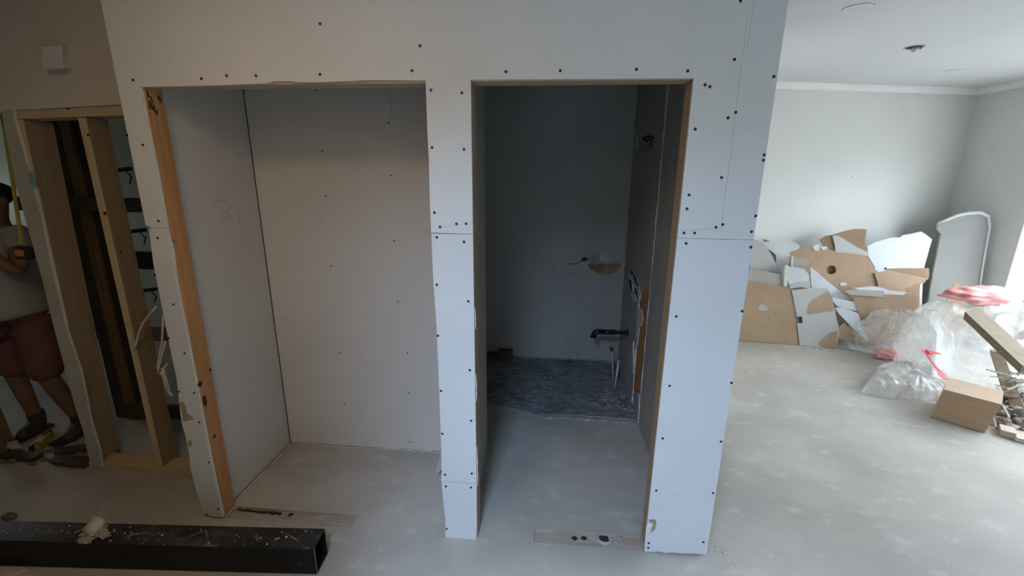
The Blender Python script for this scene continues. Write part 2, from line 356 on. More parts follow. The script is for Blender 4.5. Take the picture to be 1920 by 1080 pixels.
# right wall with window opening
WY0, WY1, WZ0, WZ1 = .1, 2.9, .04, 2.2
wr = wallbox('wall_right', 'cream painted right wall with the bright tall window', [(XR, XR + .30, WY1, YF, 0, ZC), (XR, XR + .30, YB, WY0, 0, ZC), (XR, XR + .30, WY0, WY1, WZ1, ZC), (XR, XR + .30, WY0, WY1, 0, WZ0)], oldpaint)
def window(name, label, axis, at, a0, a1, z0, z1, depth, bars):
    w = thing(name, (at, (a0 + a1) / 2, z0) if axis == 'x' else ((a0 + a1) / 2, at, z0), label, 'window', kind=S)
    def bx(b, a, c, zz0, zz1, d0, d1):
        if axis == 'x': b.box(at + d0, at + d1, a, c, zz0, zz1)
        else: b.box(a, c, at + d0, at + d1, zz0, zz1)
    f = .05
    for a, c, q0, q1 in ((a0, a0 + f, z0, z1), (a1 - f, a1, z0, z1), (a0 + f, a1 - f, z0, z0 + f), (a0 + f, a1 - f, z1 - f, z1)):
        b = MB(); bx(b, a, c, q0, q1, depth, depth + .05); b.build('window_frame', whitet, w)
    ed = [a0 + f] + bars + [a1 - f]
    for k in bars:
        b = MB(); bx(b, k - .025, k + .025, z0 + f, z1 - f, depth + .005, depth + .045); b.build('mullion', whitet, w)
    for k in range(len(ed) - 1):
        b = MB(); bx(b, ed[k] + .025 * (k > 0), ed[k + 1] - .025 * (k < len(ed) - 2), z0 + f, z1 - f, depth + .022, depth + .026); b.build('pane', glassm, w)
    b = MB(); bx(b, a0 - .02, a1 + .02, z0 - .025, z0 + .0, -.03 if depth > 0 else .03, depth); b.build('window_sill', whitet, w)
    return w
window('window_1', 'tall bright window in the right wall beside the rubbish bags', 'x', XR, WY0, WY1, WZ0, WZ1, .22, [1.03, 1.97])
# wall behind the camera
wallbox('wall_back', 'painted wall behind the viewpoint, out of the frame', [(XL, XR, YB - .12, YB, 0, ZC)], oldpaint)
wallbox('wall_hall', 'hall wall to the left of the viewpoint, out of the frame', [(XL, -.62, -1.60, -1.48, 0, ZC)], hallp)  # unseen wall, added; its end is placed to cast the floor shadow edge
wallbox('wall_end', 'end wall of the left room with a small window', [(XL - .1, XL, -1.6, 1.35, 0, ZC), (XL - .1, XL, 1.85, YF, 0, ZC), (XL - .1, XL, 1.35, 1.85, 0, 1.5), (XL - .1, XL, 1.35, 1.85, 2.0, ZC)], greenp)
window('window_3', 'small window in the end wall of the left room', 'x', XL, 1.35, 1.85, 1.5, 2.0, -.08, [])
# cornices
b = MB(); pr = [(0, 0), (.0, -.055), (.012, -.062), (.03, -.055), (.058, -.022), (.062, 0)]
a0, a1 = FA.copy(), FB + fd * .0
vs = [a + fn * o_ + Vector((0, 0, ZC + z)) for a in (a0, a1) for o_, z in pr]; n = len(pr)
b.add(vs, [(k, (k + 1) % n, n + (k + 1) % n, n + k) for k in range(n)] + [tuple(range(n)), tuple(reversed(range(n, 2 * n)))])
o = b.build('trim_1', whitet); tag(o, 'white cove cornice along the far wall under the ceiling', 'cornice', kind=S)
b = MB(); vs = [(XR - o_, y, ZC + z) for y in (-1.3, 3.75) for o_, z in pr]
b.add(vs, [(k, (k + 1) % n, n + (k + 1) % n, n + k) for k in range(n)] + [tuple(range(n)), tuple(reversed(range(n, 2 * n)))])
o = b.build('trim_2', whitet); tag(o, 'white cove cornice along the right wall above the window', 'cornice', kind=S)

# ---------------- front partition
wfront = thing('wall_front', (0, 0, 0), 'new plasterboard partition with two rough openings and black screw heads', 'wall', kind=S)
F0 = 0.0; BT = .013
LJ, PL, PR_, DR, WRr, WL = -1.666, -.4857, -.317, .5007, .79, -1.765
HZ = 2.1; ZJ = 1.52; g = .0008
def Y0(px, py): return P(px, py, 'y', 0.0)
def XZ(x, z): return Vector((x, 0.0, z))
VX = .662
rag_top = [Y0(x, y) for x, y in ((262, 163), (300, 162), (350, 161), (400, 160), (452, 158), (500, 156), (512, 152), (545, 152), (556, 154), (600, 154), (648, 152), (690, 150), (740, 150), (798, 151))]
outA = [XZ(WL, ZC), XZ(WL, ZJ + .012), XZ(WL + .03, ZJ + g), XZ(LJ - .004, ZJ + g), Y0(296, 330), Y0(279, 250)] + rag_top + \
       [Y0(800, 210), Y0(802, 262), Y0(804, 300), Y0(806, 380), Y0(808, 420), Y0(808.5, 436), XZ(PR_, ZJ + g), XZ(PR_, HZ + .004), XZ(DR, HZ + .002), XZ(DR, ZJ + g), XZ(VX - .0004, ZJ + g), XZ(VX - .0004, ZC)]
sheets = []
def sheet(pts, parent=wfront, m=None, depth=(0, BT, 0)):
    b = MB(); b.prism(pts, depth); o = b.build('plasterboard_sheet', [m or paper, gyp], parent); sheets.append(o); return o
shA = sheet(outA)
shB = sheet([XZ(VX + .0004, ZC), XZ(VX + .0004, ZJ + g), XZ(WRr, ZJ + g), XZ(WRr, ZC)])
lowL = [XZ(WL + .012, ZJ - g), XZ(WL, 1.35), XZ(WL, .9), XZ(WL + .002, .80)] + [Y0(x, y) for x, y in ((338, 775), (342, 800), (347, 815), (352, 838), (355, 855), (357, 880), (361, 893), (366, 915), (373, 935), (379, 955), (380, 966), (386, 962), (394, 968), (403, 969), (418, 970))] + [XZ(LJ, .35), XZ(LJ - .003, 1.0), XZ(LJ - .006, 1.3), XZ(LJ + .004, 1.42), XZ(LJ - .004, ZJ - g)]
shC = sheet(lowL)
shD = sheet([Y0(808.5, 438), Y0(812, 520), Y0(819, 620), Y0(823, 720), Y0(827, 830), Y0(828, 885), XZ(PL - .004, .326), XZ(PR_, .326), XZ(PR_, ZJ - g)])
shE = sheet([XZ(PL - .002, .322), Y0(832, 950), Y0(835, 972), Y0(835, 1014), XZ(PR_ - .004, .002), XZ(PR_, .322)])
bot = [Y0(x, y) for x, y in ((1208, 1034), (1225, 1035), (1237, 1034), (1248, 1037), (1262, 1036), (1280, 1038), (1300, 1038), (1325, 1040))]
for p in bot: p.z = max(p.z, .001)
shF = sheet([XZ(DR, ZJ - g)] + bot[::1] + [XZ(WRr, ZJ - g)])
# torn paper patches
def patch(pxs, parent, m=lightbrown, th=.0012):
    b = MB(); b.prism([Y0(*p) - Vector((0, th, 0)) for p in pxs], (0, th, 0)); return b.build('torn_paper_patch', m, parent)
patch([(337, 755), (344, 754), (349, 764), (350, 774), (358, 779), (364, 787), (354, 788), (344, 790), (342, 777)], shC)
patch([(352, 828), (358, 824), (360, 834), (356, 840)], shC)
patch([(1216, 974), (1228, 974), (1231, 979), (1228, 992), (1219, 1000), (1221, 990), (1225, 982), (1217, 978)], shF)
patch([(1212, 985), (1217, 980), (1222, 985), (1220, 996), (1213, 1008), (1209, 1022)], shF, gyp)
# framing timbers behind the sheets
def timber(name, m, x0, x1, y0, y1, z0, z1, parent=wfront): return MB().box(x0, x1, y0, y1, z0, z1).build(name, m, parent, bevel=.002)
SY0, SY1 = BT, .103
sl = timber('stud', pineO, WL + .012, LJ, SY0, SY1, 0.001, HZ)
for px, py, rz, ry in ((375, 720, .011, .010), (384, 752, .024, .0085), (402, 818, .008, .006), (394, 693, .006, .006)):   # holes and knots on the jamb face
    p = P(px, py, 'x', LJ); b = MB(); nn = 12
    b.add([(LJ + .0006, p.y + ry * math.cos(2 * math.pi * k / nn), p.z + rz * math.sin(2 * math.pi * k / nn)) for k in range(nn)] + [(LJ + .0003, p.y + ry * 1.5 * math.cos(2 * math.pi * k / nn), p.z + rz * 1.3 * math.sin(2 * math.pi * k / nn)) for k in range(nn)],
          [tuple(range(nn))] + [(k, nn + k, nn + (k + 1) % nn, (k + 1) % nn) for k in range(nn)]); b.build('bolt_hole', void, sl)
for k in range(7):     # scribbled dark smears near the head of the jamb
    p = P(277 + (k * 5.3) % 22, 180 + (k * 9) % 30, 'x', LJ); b = MB()
    b.tube([p + Vector((.0005, random.uniform(-.008, .008), random.uniform(-.02, .02))) for _ in range(4)], .003, 5); b.build('tar_smear', void, sl)
timber('header', pineH, LJ, PL, SY0, SY1, HZ - .004, HZ + .12)
timber('stud', pineJ, PL + .014, PL + .06, SY0, SY1, 0.001, ZC)
timber('stud', pineJ, PR_ - .045, PR_, SY0, SY1, 0.001, HZ)
timber('header', pineH, PR_, DR, SY0, SY1, HZ, HZ + .12)
timber('stud', pineJ, DR, DR + .045, SY0, SY1, 0.001, HZ)
timber('stud', pineJ, WRr - .06, WRr - .015, SY0, SY1, 0.001, ZC)
# bits of stopping and torn paper along the door jamb edges
for (x, y0_, z0, L) in ((PR_, .016, .30, .22), (PR_, .02, .75, .14), (PR_, .018, 1.1, .1)):
    b = MB(); b.tube([(x + .001, y0_ + .004 * math.sin(k), z0 + L * k / 5) for k in range(6)], [.002, .004, .003, .005, .003, .002], 5); b.build('paper_fringe', gyp, wfront)
for k, (z0, z1) in enumerate(((2.10, 1.96), (1.60, 1.40), (1.02, .62), (.55, .05))):
    pts_ = [Vector((LJ - .03 + random.uniform(-.001, .002), SY1 + .003 + random.uniform(-.001, .006), z0 + (z1 - z0) * t / 7)) for t in range(8)]
    b = MB(); b.tube(pts_, [random.uniform(.003, .008) for _ in pts_], 5); b.build('paper_fringe', gyp, wfront)
for pts_, sh_ in ((((1414, 0), (1407, 45), (1401, 95)), shB), (((1281, 432), (1330, 429), (1355, 430)), shA), (((828, 426), (850, 423), (866, 422)), shA)):
    b = MB(); b.tube([Y0(*p) - Vector((0, .0002, 0)) for p in pts_], .0011, 5); b.build('pencil_line', greyb, sh_)
# screws
scr = MB(); n = 8
rr = .0058
scr.add([(rr * math.cos(2 * math.pi * k / n), -.0006, rr * math.sin(2 * math.pi * k / n)) for k in range(n)] + [(rr * .55 * math.cos(2 * math.pi * k / n), -.0012, rr * .55 * math.sin(2 * math.pi * k / n)) for k in range(n)] + [(rr * 1.1 * math.cos(2 * math.pi * k / n), .001, rr * 1.1 * math.sin(2 * math.pi * k / n)) for k in range(n)],
        [(k, (k + 1) % n, n + (k + 1) % n, n + k) for k in range(n)] + [tuple(range(n, 2 * n))] + [(2 * n + k, 2 * n + (k + 1) % n, (k + 1) % n, k) for k in range(n)])
scr_me = None
def screw(px, py, parent, plane=('y', 0.0), s=1.0):
    global scr_me
    p = P(px, py, *plane)
    if scr_me is None:
        o = scr.build('screw', screwm); scr_me = o
    else:
        o = bpy.data.objects.new('screw', scr_me.data); COL.objects.link(o)
    o.parent = parent; o.matrix_parent_inverse = Matrix.Translation(-(parent.location + (parent.parent.location if parent.parent else Vector())))
    o.location = p; o.scale = (s, 1, s)
    return o
for p in ((600, 44.5), (787.5, 86), (377.5, 147.5), (425, 142), (480, 142), (600, 139.5), (772.5, 132.5), (249.5, 150), (948.5, 134.5), (1050.5, 132.5), (1193.5, 130), (1289.5, 133), (1377, 111.5), (1388.5, 1.5), (1322, 159), (1331, 162.5),
          (238.5, 254), (268, 272), (261, 386), (297, 414.5), (808, 169), (866, 174), (810, 276.5), (870, 280), (814.5, 398.5), (856, 419.5), (874, 419.5), (825, 425.5),
          (1303.5, 242), (1365, 221), (1379.5, 210.5), (1292, 365.5), (1288, 391.5), (1353, 333), (1302.5, 437), (1282.5, 437), (1342.5, 426)): screw(*p, shA)
for p in ((1451, 143.5), (1433, 290.5), (1431.5, 300.5), (1417, 405), (1355, 421), (1409, 434.5)): screw(*p, shB)
for p in ((295.5, 446.5), (290, 515.5), (325, 571), (316, 634), (346, 662.5), (335.5, 734.5), (363.5, 737), (373.5, 791.5), (391.5, 867), (409.5, 954.5)): screw(*p, shC)
for p in ((819, 445), (870, 453.5), (819, 534), (878, 565), (821, 629.5), (881, 694), (827, 733), (883.5, 789), (829.5, 813.5), (834.5, 890), (884.5, 888)): screw(*p, shD)
for p in ((836, 912), (883, 914), (837.5, 991.5)): screw(*p, shE)
for p in ((1408, 463.5), (1286.5, 456.5), (1391.5, 583.5), (1268, 593.5), (1371.5, 718), (1255.5, 723.5), (1352, 828), (1242.5, 822), (1230.5, 920), (1337, 924.5), (1215.5, 1027), (1319, 1016.5), (1216.5, 1018.5)): screw(*p, shF)

# ---------------- closet
CY = .68
cb = MB().box(-1.76, -.437, CY, CY + .02, 0.004, ZC).build('wall_closet_back', closetp); tag(cb, 'beige plasterboard back wall of the left recess with small screws', 'wall', kind=S)
for p in ((604, 283), (611, 367), (621, 499), (636.5, 661.5), (646.5, 757.5), (733, 329), (739, 451.5), (746, 565), (764, 661.5), (767, 737), (768.5, 828.5), (475.5, 318), (728.5, 230.5), (591.5, 169)): screw(*p, cb, ('y', CY), .8)
for p in ((459, 170), (468, 235), (485, 394), (497, 485), (514, 596), (524, 666), (533, 741)): screw(*p, cb, ('y', CY), .6)
b = MB(); b.tube([P(*p, 'y', CY - .001) for p in ((729, 164), (731, 185), (733, 205), (729, 228))], .0014, 5); b.build('hairline_scratch', greyd, cb)
b = MB(); b.tube([P(*p, 'y', CY - .001) for p in ((776, 227), (788, 228), (797, 224))], .0015, 5); b.build('hairline_scratch', greyd, cb)
cl = wallbox('wall_closet_left', 'beige side wall of the left recess with faint scribble', [(-1.757, -1.70, SY1 + .002, CY, .006, ZC)], closetp)
for k, pts_ in enumerate([((396, 373), (408, 378), (420, 374), (428, 385)), ((412, 385), (420, 395), (428, 402), (440, 410)), ((432, 388), (428, 398), (424, 408), (416, 416)), ((440, 385), (446, 398), (450, 412), (444, 416)), ((400, 380), (404, 392))]):
    b = MB(); b.tube([P(*p, 'x', -1.6995) for p in pts_], .0022, 5); b.build('scribble_mark', greyd, cl)
crn = MB().box(-1.70, -1.696, CY - .003, CY, 0.006, ZC).build('trim_1_corner', MATS['dark_cavity']); crn.name = 'trim_3'; tag(crn, 'dark open joint in the back left corner of the recess', 'joint', kind=S)
dl = MB(); rnd = random.Random(2)
for k in range(46):
    t = k / 45
    dl.blob((-1.695 + 1.2 * t, CY - rnd.uniform(.002, .014), .002), (rnd.uniform(.01, .03), .006, .005), k, .5, 1)
    if k < 26: dl.blob((-1.695 + rnd.uniform(0, .012), .12 + .56 * k / 26, .002), (.006, rnd.uniform(.01, .03), .005), k + 99, .5, 1)
o = dl.build('debris_line', crumb, cb); o['kind'] = 'stuff'
g0, g1 = P(314, 238, 'x', -1.699), P(335, 385, 'x', -1.699)
MB().box(-1.7005, -1.6985, SY1 + .003, SY1 + .024, g1.z, g0.z).build('edge_gap', MATS['dark_hardwood'], cl)
# partition between recess and bathroom
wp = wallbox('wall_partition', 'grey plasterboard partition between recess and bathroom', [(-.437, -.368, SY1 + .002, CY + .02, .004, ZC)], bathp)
o = MB(); o.prism([P(*p, 'y', .45) for p in ((826, 842), (829, 850), (828, 880), (822, 888), (817, 884), (822, 862))], (0, .008, 0)); q_ = o.build('plaster_offcut', [greyd, greyd]); tag(q_, 'thin dark plaster offcut leaning behind the middle post in the recess', 'offcut')

# ---------------- bathroom
BX = .69; BY = 2.27
outer = [Vector((-1.9, BY, 0)), Vector((BX, BY, 0)), Vector((BX, BY, ZC)), Vector((-1.9, BY, ZC))]
hl = jag([P(*p, 'y', BY) for p in ((1102, 497), (1110, 493), (1130, 494), (1155, 493), (1166, 495), (1162, 507), (1151, 514), (1136, 516), (1118, 512), (1107, 506))], .006, .018, 6)
b = MB(); b.prism(outer, (0, .015, 0), hole=hl)
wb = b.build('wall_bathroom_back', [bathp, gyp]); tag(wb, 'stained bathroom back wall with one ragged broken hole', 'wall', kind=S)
MB().box(.20, .70, BY + .04, BY + .06, .8, 1.15).build('cavity_board', MATS['dark_hardwood'], wb)
c = P(1136, 505, 'y', BY + .03); MB().box(c.x - .012, c.x + .012, BY + .018, BY + .04, .85, 1.1).build('lath', pineS, wb)
def torn(pxs, ax, val, parent, m=None, th=.006, name='torn_plaster_flake', dirn=None):
    d = Vector((0, -th, 0)) if ax == 'y' else Vector((-th, 0, 0))
    b = MB(); b.prism([P(*p, ax, val) + d for p in pxs], -d); return b.build(name, [m or gyp, gyp], parent)
torn([(1093, 480), (1100, 475), (1110, 476), (1118, 473), (1128, 477), (1136, 480), (1144, 486), (1154, 488), (1159, 494), (1142, 495), (1130, 494), (1116, 495), (1106, 494), (1100, 488)], 'y', BY, wb, mat('torn_grey_plaster', (.30, .29, .29), (.42, .41, .41), (25, 25, 25), .9, .6))
tg = MATS['torn_grey_plaster']
torn([(1125, 475), (1138, 482), (1152, 490), (1130, 490), (1124, 484)], 'y', BY - .006, wb, greyb, .004)
torn([(1048, 496), (1078, 494), (1090, 490), (1098, 488), (1103, 496), (1099, 506), (1104, 514), (1078, 516), (1050, 516)], 'y', BY, wb, bathp, .004)
torn([(1034, 499), (1042, 496), (1044, 505), (1038, 505)], 'y', BY, wb, tg, .003)
torn([(1088, 487), (1096, 482), (1103, 484), (1101, 488), (1094, 490)], 'y', BY - .004, wb, void, .002)
for pts_, cm, cr in ((((1064, 494), (1074, 495), (1080, 494.5), (1086, 492), (1090, 490), (1097, 484)), void, .0028), (((1079, 497), (1078, 505), (1078, 511), (1072, 515)), tg, .0022), (((1050, 515), (1064, 516), (1080, 515), (1092, 516), (1104, 514)), tg, .002), (((1037, 500), (1040, 504), (1046, 506), (1052, 500)), tg, .002), (((1060, 496), (1058, 503), (1055, 506)), tg, .002)):
    b = MB(); b.tube([P(*p, 'y', BY - .005) for p in pts_], cr, 5); b.build('plaster_crack', cm, wb)
fp = [(1000, 641), (1040, 641), (1055, 633), (1060, 632), (1070, 645), (1084, 662), (1090, 672), (1045, 673), (1035, 668), (995, 667)]
torn(fp, 'y', BY, wb, bathp, .006, 'loose_board_flap')
b = MB(); b.tube([P(*p, 'y', BY - .006) for p in ((1055, 634), (1060, 632), (1072, 648), (1088, 670))], .0035, 5); b.build('plaster_crack', tg, wb)
dk = MB(); rnd = random.Random(8)
for k in range(60): dk.blob((-.6 + 1.28 * k / 59, BY - rnd.uniform(.004, .03), .006), (rnd.uniform(.012, .03), .010, .008), k, .6, 1)
o = dk.build('mortar_debris', mort, wb); o['kind'] = 'stuff'
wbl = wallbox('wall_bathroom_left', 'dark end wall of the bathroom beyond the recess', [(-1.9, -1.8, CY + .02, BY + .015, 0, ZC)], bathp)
# right wall: newer board nearest the door stands proud, old board beyond
brn = MB().box(.68, .70, SY1 + .002, 1.150, .004, ZC).build('wall_bathroom_right', [paper, gyp]); tag(brn, 'grey board on the bathroom right wall nearest the door', 'wall', kind=S)
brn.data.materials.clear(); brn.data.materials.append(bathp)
b = MB(); rnd = random.Random(4); pts_ = [Vector((.681 + rnd.uniform(-.002, .002), 1.152 + rnd.uniform(-.003, .004), z * .06 + .01)) for z in range(0, 44)]
b.tube(pts_, [rnd.uniform(.004, .007) for _ in pts_], 6); b.build('raw_board_edge', gyp, brn)
ob = MB()
oo = [Vector((BX, 1.155, ZC)), Vector((BX, BY, ZC)), Vector((BX, BY, 0)), P(1184, 752, 'x', BX), P(1187, 725, 'x', BX), P(1189, 690, 'x', BX), P(1192, 640, 'x', BX), P(1194, 610, 'x', BX), P(1199, 590, 'x', BX), P(1196, 570, 'x', BX), P(1200, 552, 'x', BX), P(1206, 545, 'x', BX), P(1212, 540, 'x', BX), Vector((BX, 1.155, .98))]
hb = [P(*p, 'x', BX) for p in ((1192, 252), (1227, 248), (1226, 279), (1194, 282))]
ob.prism(oo, (.013, 0, 0), hole=hb)
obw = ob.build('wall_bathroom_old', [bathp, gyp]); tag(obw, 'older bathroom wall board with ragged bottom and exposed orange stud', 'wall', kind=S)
MB().box(BX + .004, BX + .06, 1.155, 1.47, .11, 1.02).build('exposed_stud', pineO, obw)
MB().box(BX + .014, BX + .06, 1.155, 1.60, 0.001, .108).build('bottom_plate', pineG, obw)
MB().box(BX + .06, BX + .07, .1, BY, 0, ZC).build('back_lining', dkwood, obw)
for pxs, m in ((((1178, 515), (1186, 512), (1192, 530), (1186, 545), (1182, 538)), gyp), (((1188, 520), (1194, 524), (1197, 540), (1192, 546)), gyp), (((1196, 530), (1200, 545), (1203, 560), (1199, 552)), tg), (((1176, 506), (1186, 508), (1194, 520), (1200, 538), (1196, 536), (1188, 516)), void),
               (((1196, 576), (1204, 580), (1207, 598), (1203, 612), (1195, 610)), gyp), (((1194, 612), (1200, 613), (1197, 640), (1193, 660)), gyp), (((1188, 738), (1199, 738), (1199, 770), (1196, 788), (1193, 770)), tg)):
    torn(pxs, 'x', BX, obw, m, .006)
for pxs, m in ((((1180, 522), (1186, 526), (1188, 548), (1183, 540)), void), (((1192, 534), (1197, 545), (1200, 566), (1195, 556)), void), (((1172, 500), (1180, 504), (1184, 512), (1176, 514)), tg), (((1184, 550), (1192, 552), (1195, 566), (1188, 566)), gyp), (((1186, 654), (1189, 640), (1190, 690), (1187, 700)), gyp)):
    torn(pxs, 'x', BX - .002, obw, m, .008)
# open switch cut-out with a wire
MB().box(BX + .016, BX + .03, 1.40, 2.27, 1.85, 2.15).build('switch_box_back', greyd, obw)
b = MB(); b.tube([P(*p, 'x', BX + .004) for p in ((1226, 258), (1216, 256), (1205, 259), (1210, 264), (1222, 262), (1219, 276))], .006, 6); b.build('wire_loop', void, obw)
# black waste pipe with elbow
pp = thing('waste_pipe', (BX, 1.80, .46), 'black plastic waste pipe with elbow sticking out of the bathroom wall', 'pipe')
a = P(1178, 624, 'x', BX - .001); a = Vector((BX, a.y, a.z))
e1 = P(1125, 622, 'y', a.y + .02)
b = MB(); b.tube([a, (a * .5 + e1 * .5), e1], .017, 12); b.build('pipe', black, pp, True)
b = MB(); b.tube([a - Vector((.001, 0, 0)), a - Vector((.03, 0, 0))], .026, 14); b.build('wall_collar', black, pp, True)
b = MB(); m1 = a + (e1 - a) * .45; b.tube([m1, e1], .023, 14); b.build('socket', black, pp, True)
dn = P(1115, 632, 'y', a.y + .02); dirx = (e1 - a).normalized()
pts_ = [e1 - dirx * .005, e1 + dirx * .02, e1 + dirx * .038 + Vector((0, 0, -.008)), e1 + dirx * .05 + Vector((0, 0, -.025)), e1 + dirx * .054 + Vector((0, 0, -.048))]
b = MB(); b.tube(pts_, [.023, .024, .024, .025, .025], 14); b.build('elbow', black, pp, True)
b = MB(); b.tube([pts_[-1], pts_[-1] + Vector((0, 0, -.004))], .029, 14); b.build('elbow_rim', black, pp, True)
# two small upright supply pipes
def stub(top, foot, r, m, label, capm):
    t_ = thing('supply_pipe', (foot.x, foot.y, foot.z), label, 'pipe')
    b = MB(); b.tube([foot, foot * .5 + top * .5, top], r, 10); b.build('pipe', m, t_, True)
    d = (top - foot).normalized(); b = MB(); b.tube([top - d * .012, top + d * .016], r * 1.6, 10); b.build('end_cap', capm, t_, True)
f1 = P(1151, 715, 'z', .004); stub(f1 + Vector((-.035, .02, .29)), f1 + Vector((-.002, .004, 0)), .009, greyd, 'dark leaning supply pipe standing on the bathroom floor', void)
f2 = P(1153, 727, 'z', .004); stub(f2 + Vector((.015, .01, .235)), f2, .008, whitep, 'white supply pipe standing upright on the bathroom floor', greyd)
# dark timber baton lying at the back
tt = thing('timber_batten', (-.5, 2.15, 0), 'dark timber batten lying on the bathroom floor beside the adhesive ridges', 'batten')
b = MB(); b.hexa([Vector(p) for p in ((-1.1, 2.05, .004), (-.335, 2.18, .004), (-.335, 2.25, .004), (-1.1, 2.14, .004), (-1.1, 2.05, .06), (-.335, 2.18, .06), (-.335, 2.25, .06), (-1.1, 2.14, .06))]); b.build('batten', dkwoodx, tt, bevel=.004)
b = MB(); b.hexa([Vector(p) for p in ((-.47, 2.152, .06), (-.335, 2.18, .06), (-.335, 2.25, .06), (-.47, 2.226, .06), (-.47, 2.152, .10), (-.335, 2.18, .10), (-.335, 2.25, .10), (-.47, 2.226, .10))]); b.build('end_block', dkwoodx, tt, bevel=.006)

# ================================================================== LEFT WALL WITH OPEN STUDS
LY = .31
wl = thing('wall_left', (-2.4, LY, 0), 'hall wall opened to bare pine studs below beige plasterboard', 'wall', kind=S)
def LZ(px, py, y=LY - .013): return P(px, py, 'y', y)
up = [Vector((-4.6, LY - .013, 2.055)), LZ(3, 213), LZ(22, 206), LZ(120, 201.5), LZ(219, 196), Vector((-1.76, LY - .013, 2.075)), Vector((-1.76, LY - .013, ZC)), Vector((-4.6, LY - .013, ZC))]
b = MB(); b.prism(up, (0, .013, 0)); ls = b.build('plasterboard_sheet', [hallp, gyp], wl)
st_ = [LZ(3, 211), LZ(22, 206), LZ(31, 240), LZ(48, 300), LZ(62, 350), LZ(75, 400), LZ(96, 500), LZ(125, 620), LZ(152, 700), LZ(170, 790), LZ(188, 850), LZ(190, 876), LZ(174, 877), LZ(163, 838), LZ(158, 829), LZ(164, 826), LZ(158, 815), LZ(140, 760), LZ(124, 700), LZ(100, 610), LZ(78, 520), LZ(53, 430), LZ(30, 350), LZ(14, 270)]
b = MB(); b.prism(st_, (0, .013, 0)); b.build('plasterboard_strip', [mat('dusty_grey_board', (.44, .42, .36), (.52, .49, .42), (6, 6, 6), .8, .1), gyp], wl)
SD = .10
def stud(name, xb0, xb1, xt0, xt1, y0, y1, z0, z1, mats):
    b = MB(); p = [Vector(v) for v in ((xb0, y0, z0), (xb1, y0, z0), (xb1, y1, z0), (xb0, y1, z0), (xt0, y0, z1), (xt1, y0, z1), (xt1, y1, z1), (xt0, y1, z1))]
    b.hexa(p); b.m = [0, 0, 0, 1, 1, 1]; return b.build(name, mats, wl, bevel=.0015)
tp0, tp1 = P(27, 220, 'y', LY), P(219, 205, 'y', LY)
b = MB(); zt = 2.052
b.hexa([Vector((-2.665, LY, 2.005)), Vector((-1.76, LY, 2.03)), Vector((-1.76, LY + SD, 2.03)), Vector((-2.665, LY + SD, 2.005)), Vector((-2.665, LY, 2.046)), Vector((-1.76, LY, 2.075)), Vector((-1.76, LY + SD, 2.075)), Vector((-2.665, LY + SD, 2.046))]); b.build('top_plate', pineLx, wl, bevel=.0015)
MB().box(-2.76, -1.76, LY, LY + SD, .001, .045).build('bottom_plate', pineLx, wl, bevel=.0015)
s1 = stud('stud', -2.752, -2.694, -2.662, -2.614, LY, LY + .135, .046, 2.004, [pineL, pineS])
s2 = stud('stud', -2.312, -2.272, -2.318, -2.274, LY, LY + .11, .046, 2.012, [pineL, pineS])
for px, py, r in ((133, 519, .009), (146, 565, .011), (113, 478, .009), (113, 346, .006)):
    p = P(px, py, 'x', -2.66 if py < 400 else -2.672); b = MB(); b.blob(p + Vector((.003, 0, 0)), (.003, r, r), px, .3, 1); b.build('knot', void, s1)
for px, py, r in ((165, 253, .007), (197, 400, .010), (226, 473, .007), (128, 200, .008)):
    p = P(px, py, 'x', -2.274) if px != 128 else P(128, 203, 'y', LY)
    b = MB(); b.blob(p, (.003, r, r) if px != 128 else (r, .003, r), px, .3, 1); b.build('knot', void, s2 if px != 128 else ls)
b = MB(); b.prism([P(*p, 'y', LY - .0145) for p in ((52, 325), (62, 320), (70, 345), (66, 352), (56, 345))], (0, .0008, 0)); b.build('chalk_mark', cyan, wl)
# old hardwood frame standing behind the new studs
of = thing('old_frame', (-2.7, .62, 0), 'old dark hardwood wall frame standing behind the new pine studs', 'frame')
def ofs(px0, px1, y, w=.05, m=None):
    a_, b_ = P(px0, 225, 'y', y), P(px1, 225, 'y', y)
    return MB().box(a_.x, b_.x, y, y + w, .002, 2.4).build('old_stud_and_gap', m or dkwood, of, bevel=.002)
ofs(84, 106, .86, .05, dkwoodx); ofs(107, 127, .85, .06); ofs(128, 140, .87, .05, void)  # third is no stud: black strip standing in for the dark gap
nq0, nq1 = P(130, 396, 'y', .8), P(130, 370, 'y', .8); MB().box(P(25, 380, 'y', .8).x, -1.80, .80, .845, nq0.z, nq1.z).build('nogging', dkwoodx, of)
MB().box(-3.0, -1.80, .80, .845, .05, .14).build('bottom_rail', dkwoodx, of)
for px, py, w in ((231, 318, 9), (256, 433, 11), (278, 544, 9)):
    a_ = P(px - w, py + 1, 'y', .75); c_ = P(px + w + 6, py - 2, 'y', .75)
    b = MB(); b.tube([a_, c_], .012, 8); b.build('cable_clip', void, of)
    b = MB(); b.tube([c_ + (a_ - c_) * t for t in (0, .5)] + [c_ + Vector((-.01, 0, -.05)), c_ + Vector((-.03, 0, -.09))], .004, 6); b.build('loose_wire', void, of)
b = MB(); a_ = P(262, 478, 'y', .75); b.box(a_.x - .05, a_.x + .12, .74, .78, a_.z - .09, a_.z + .02); b.build('junction_block', black, of)
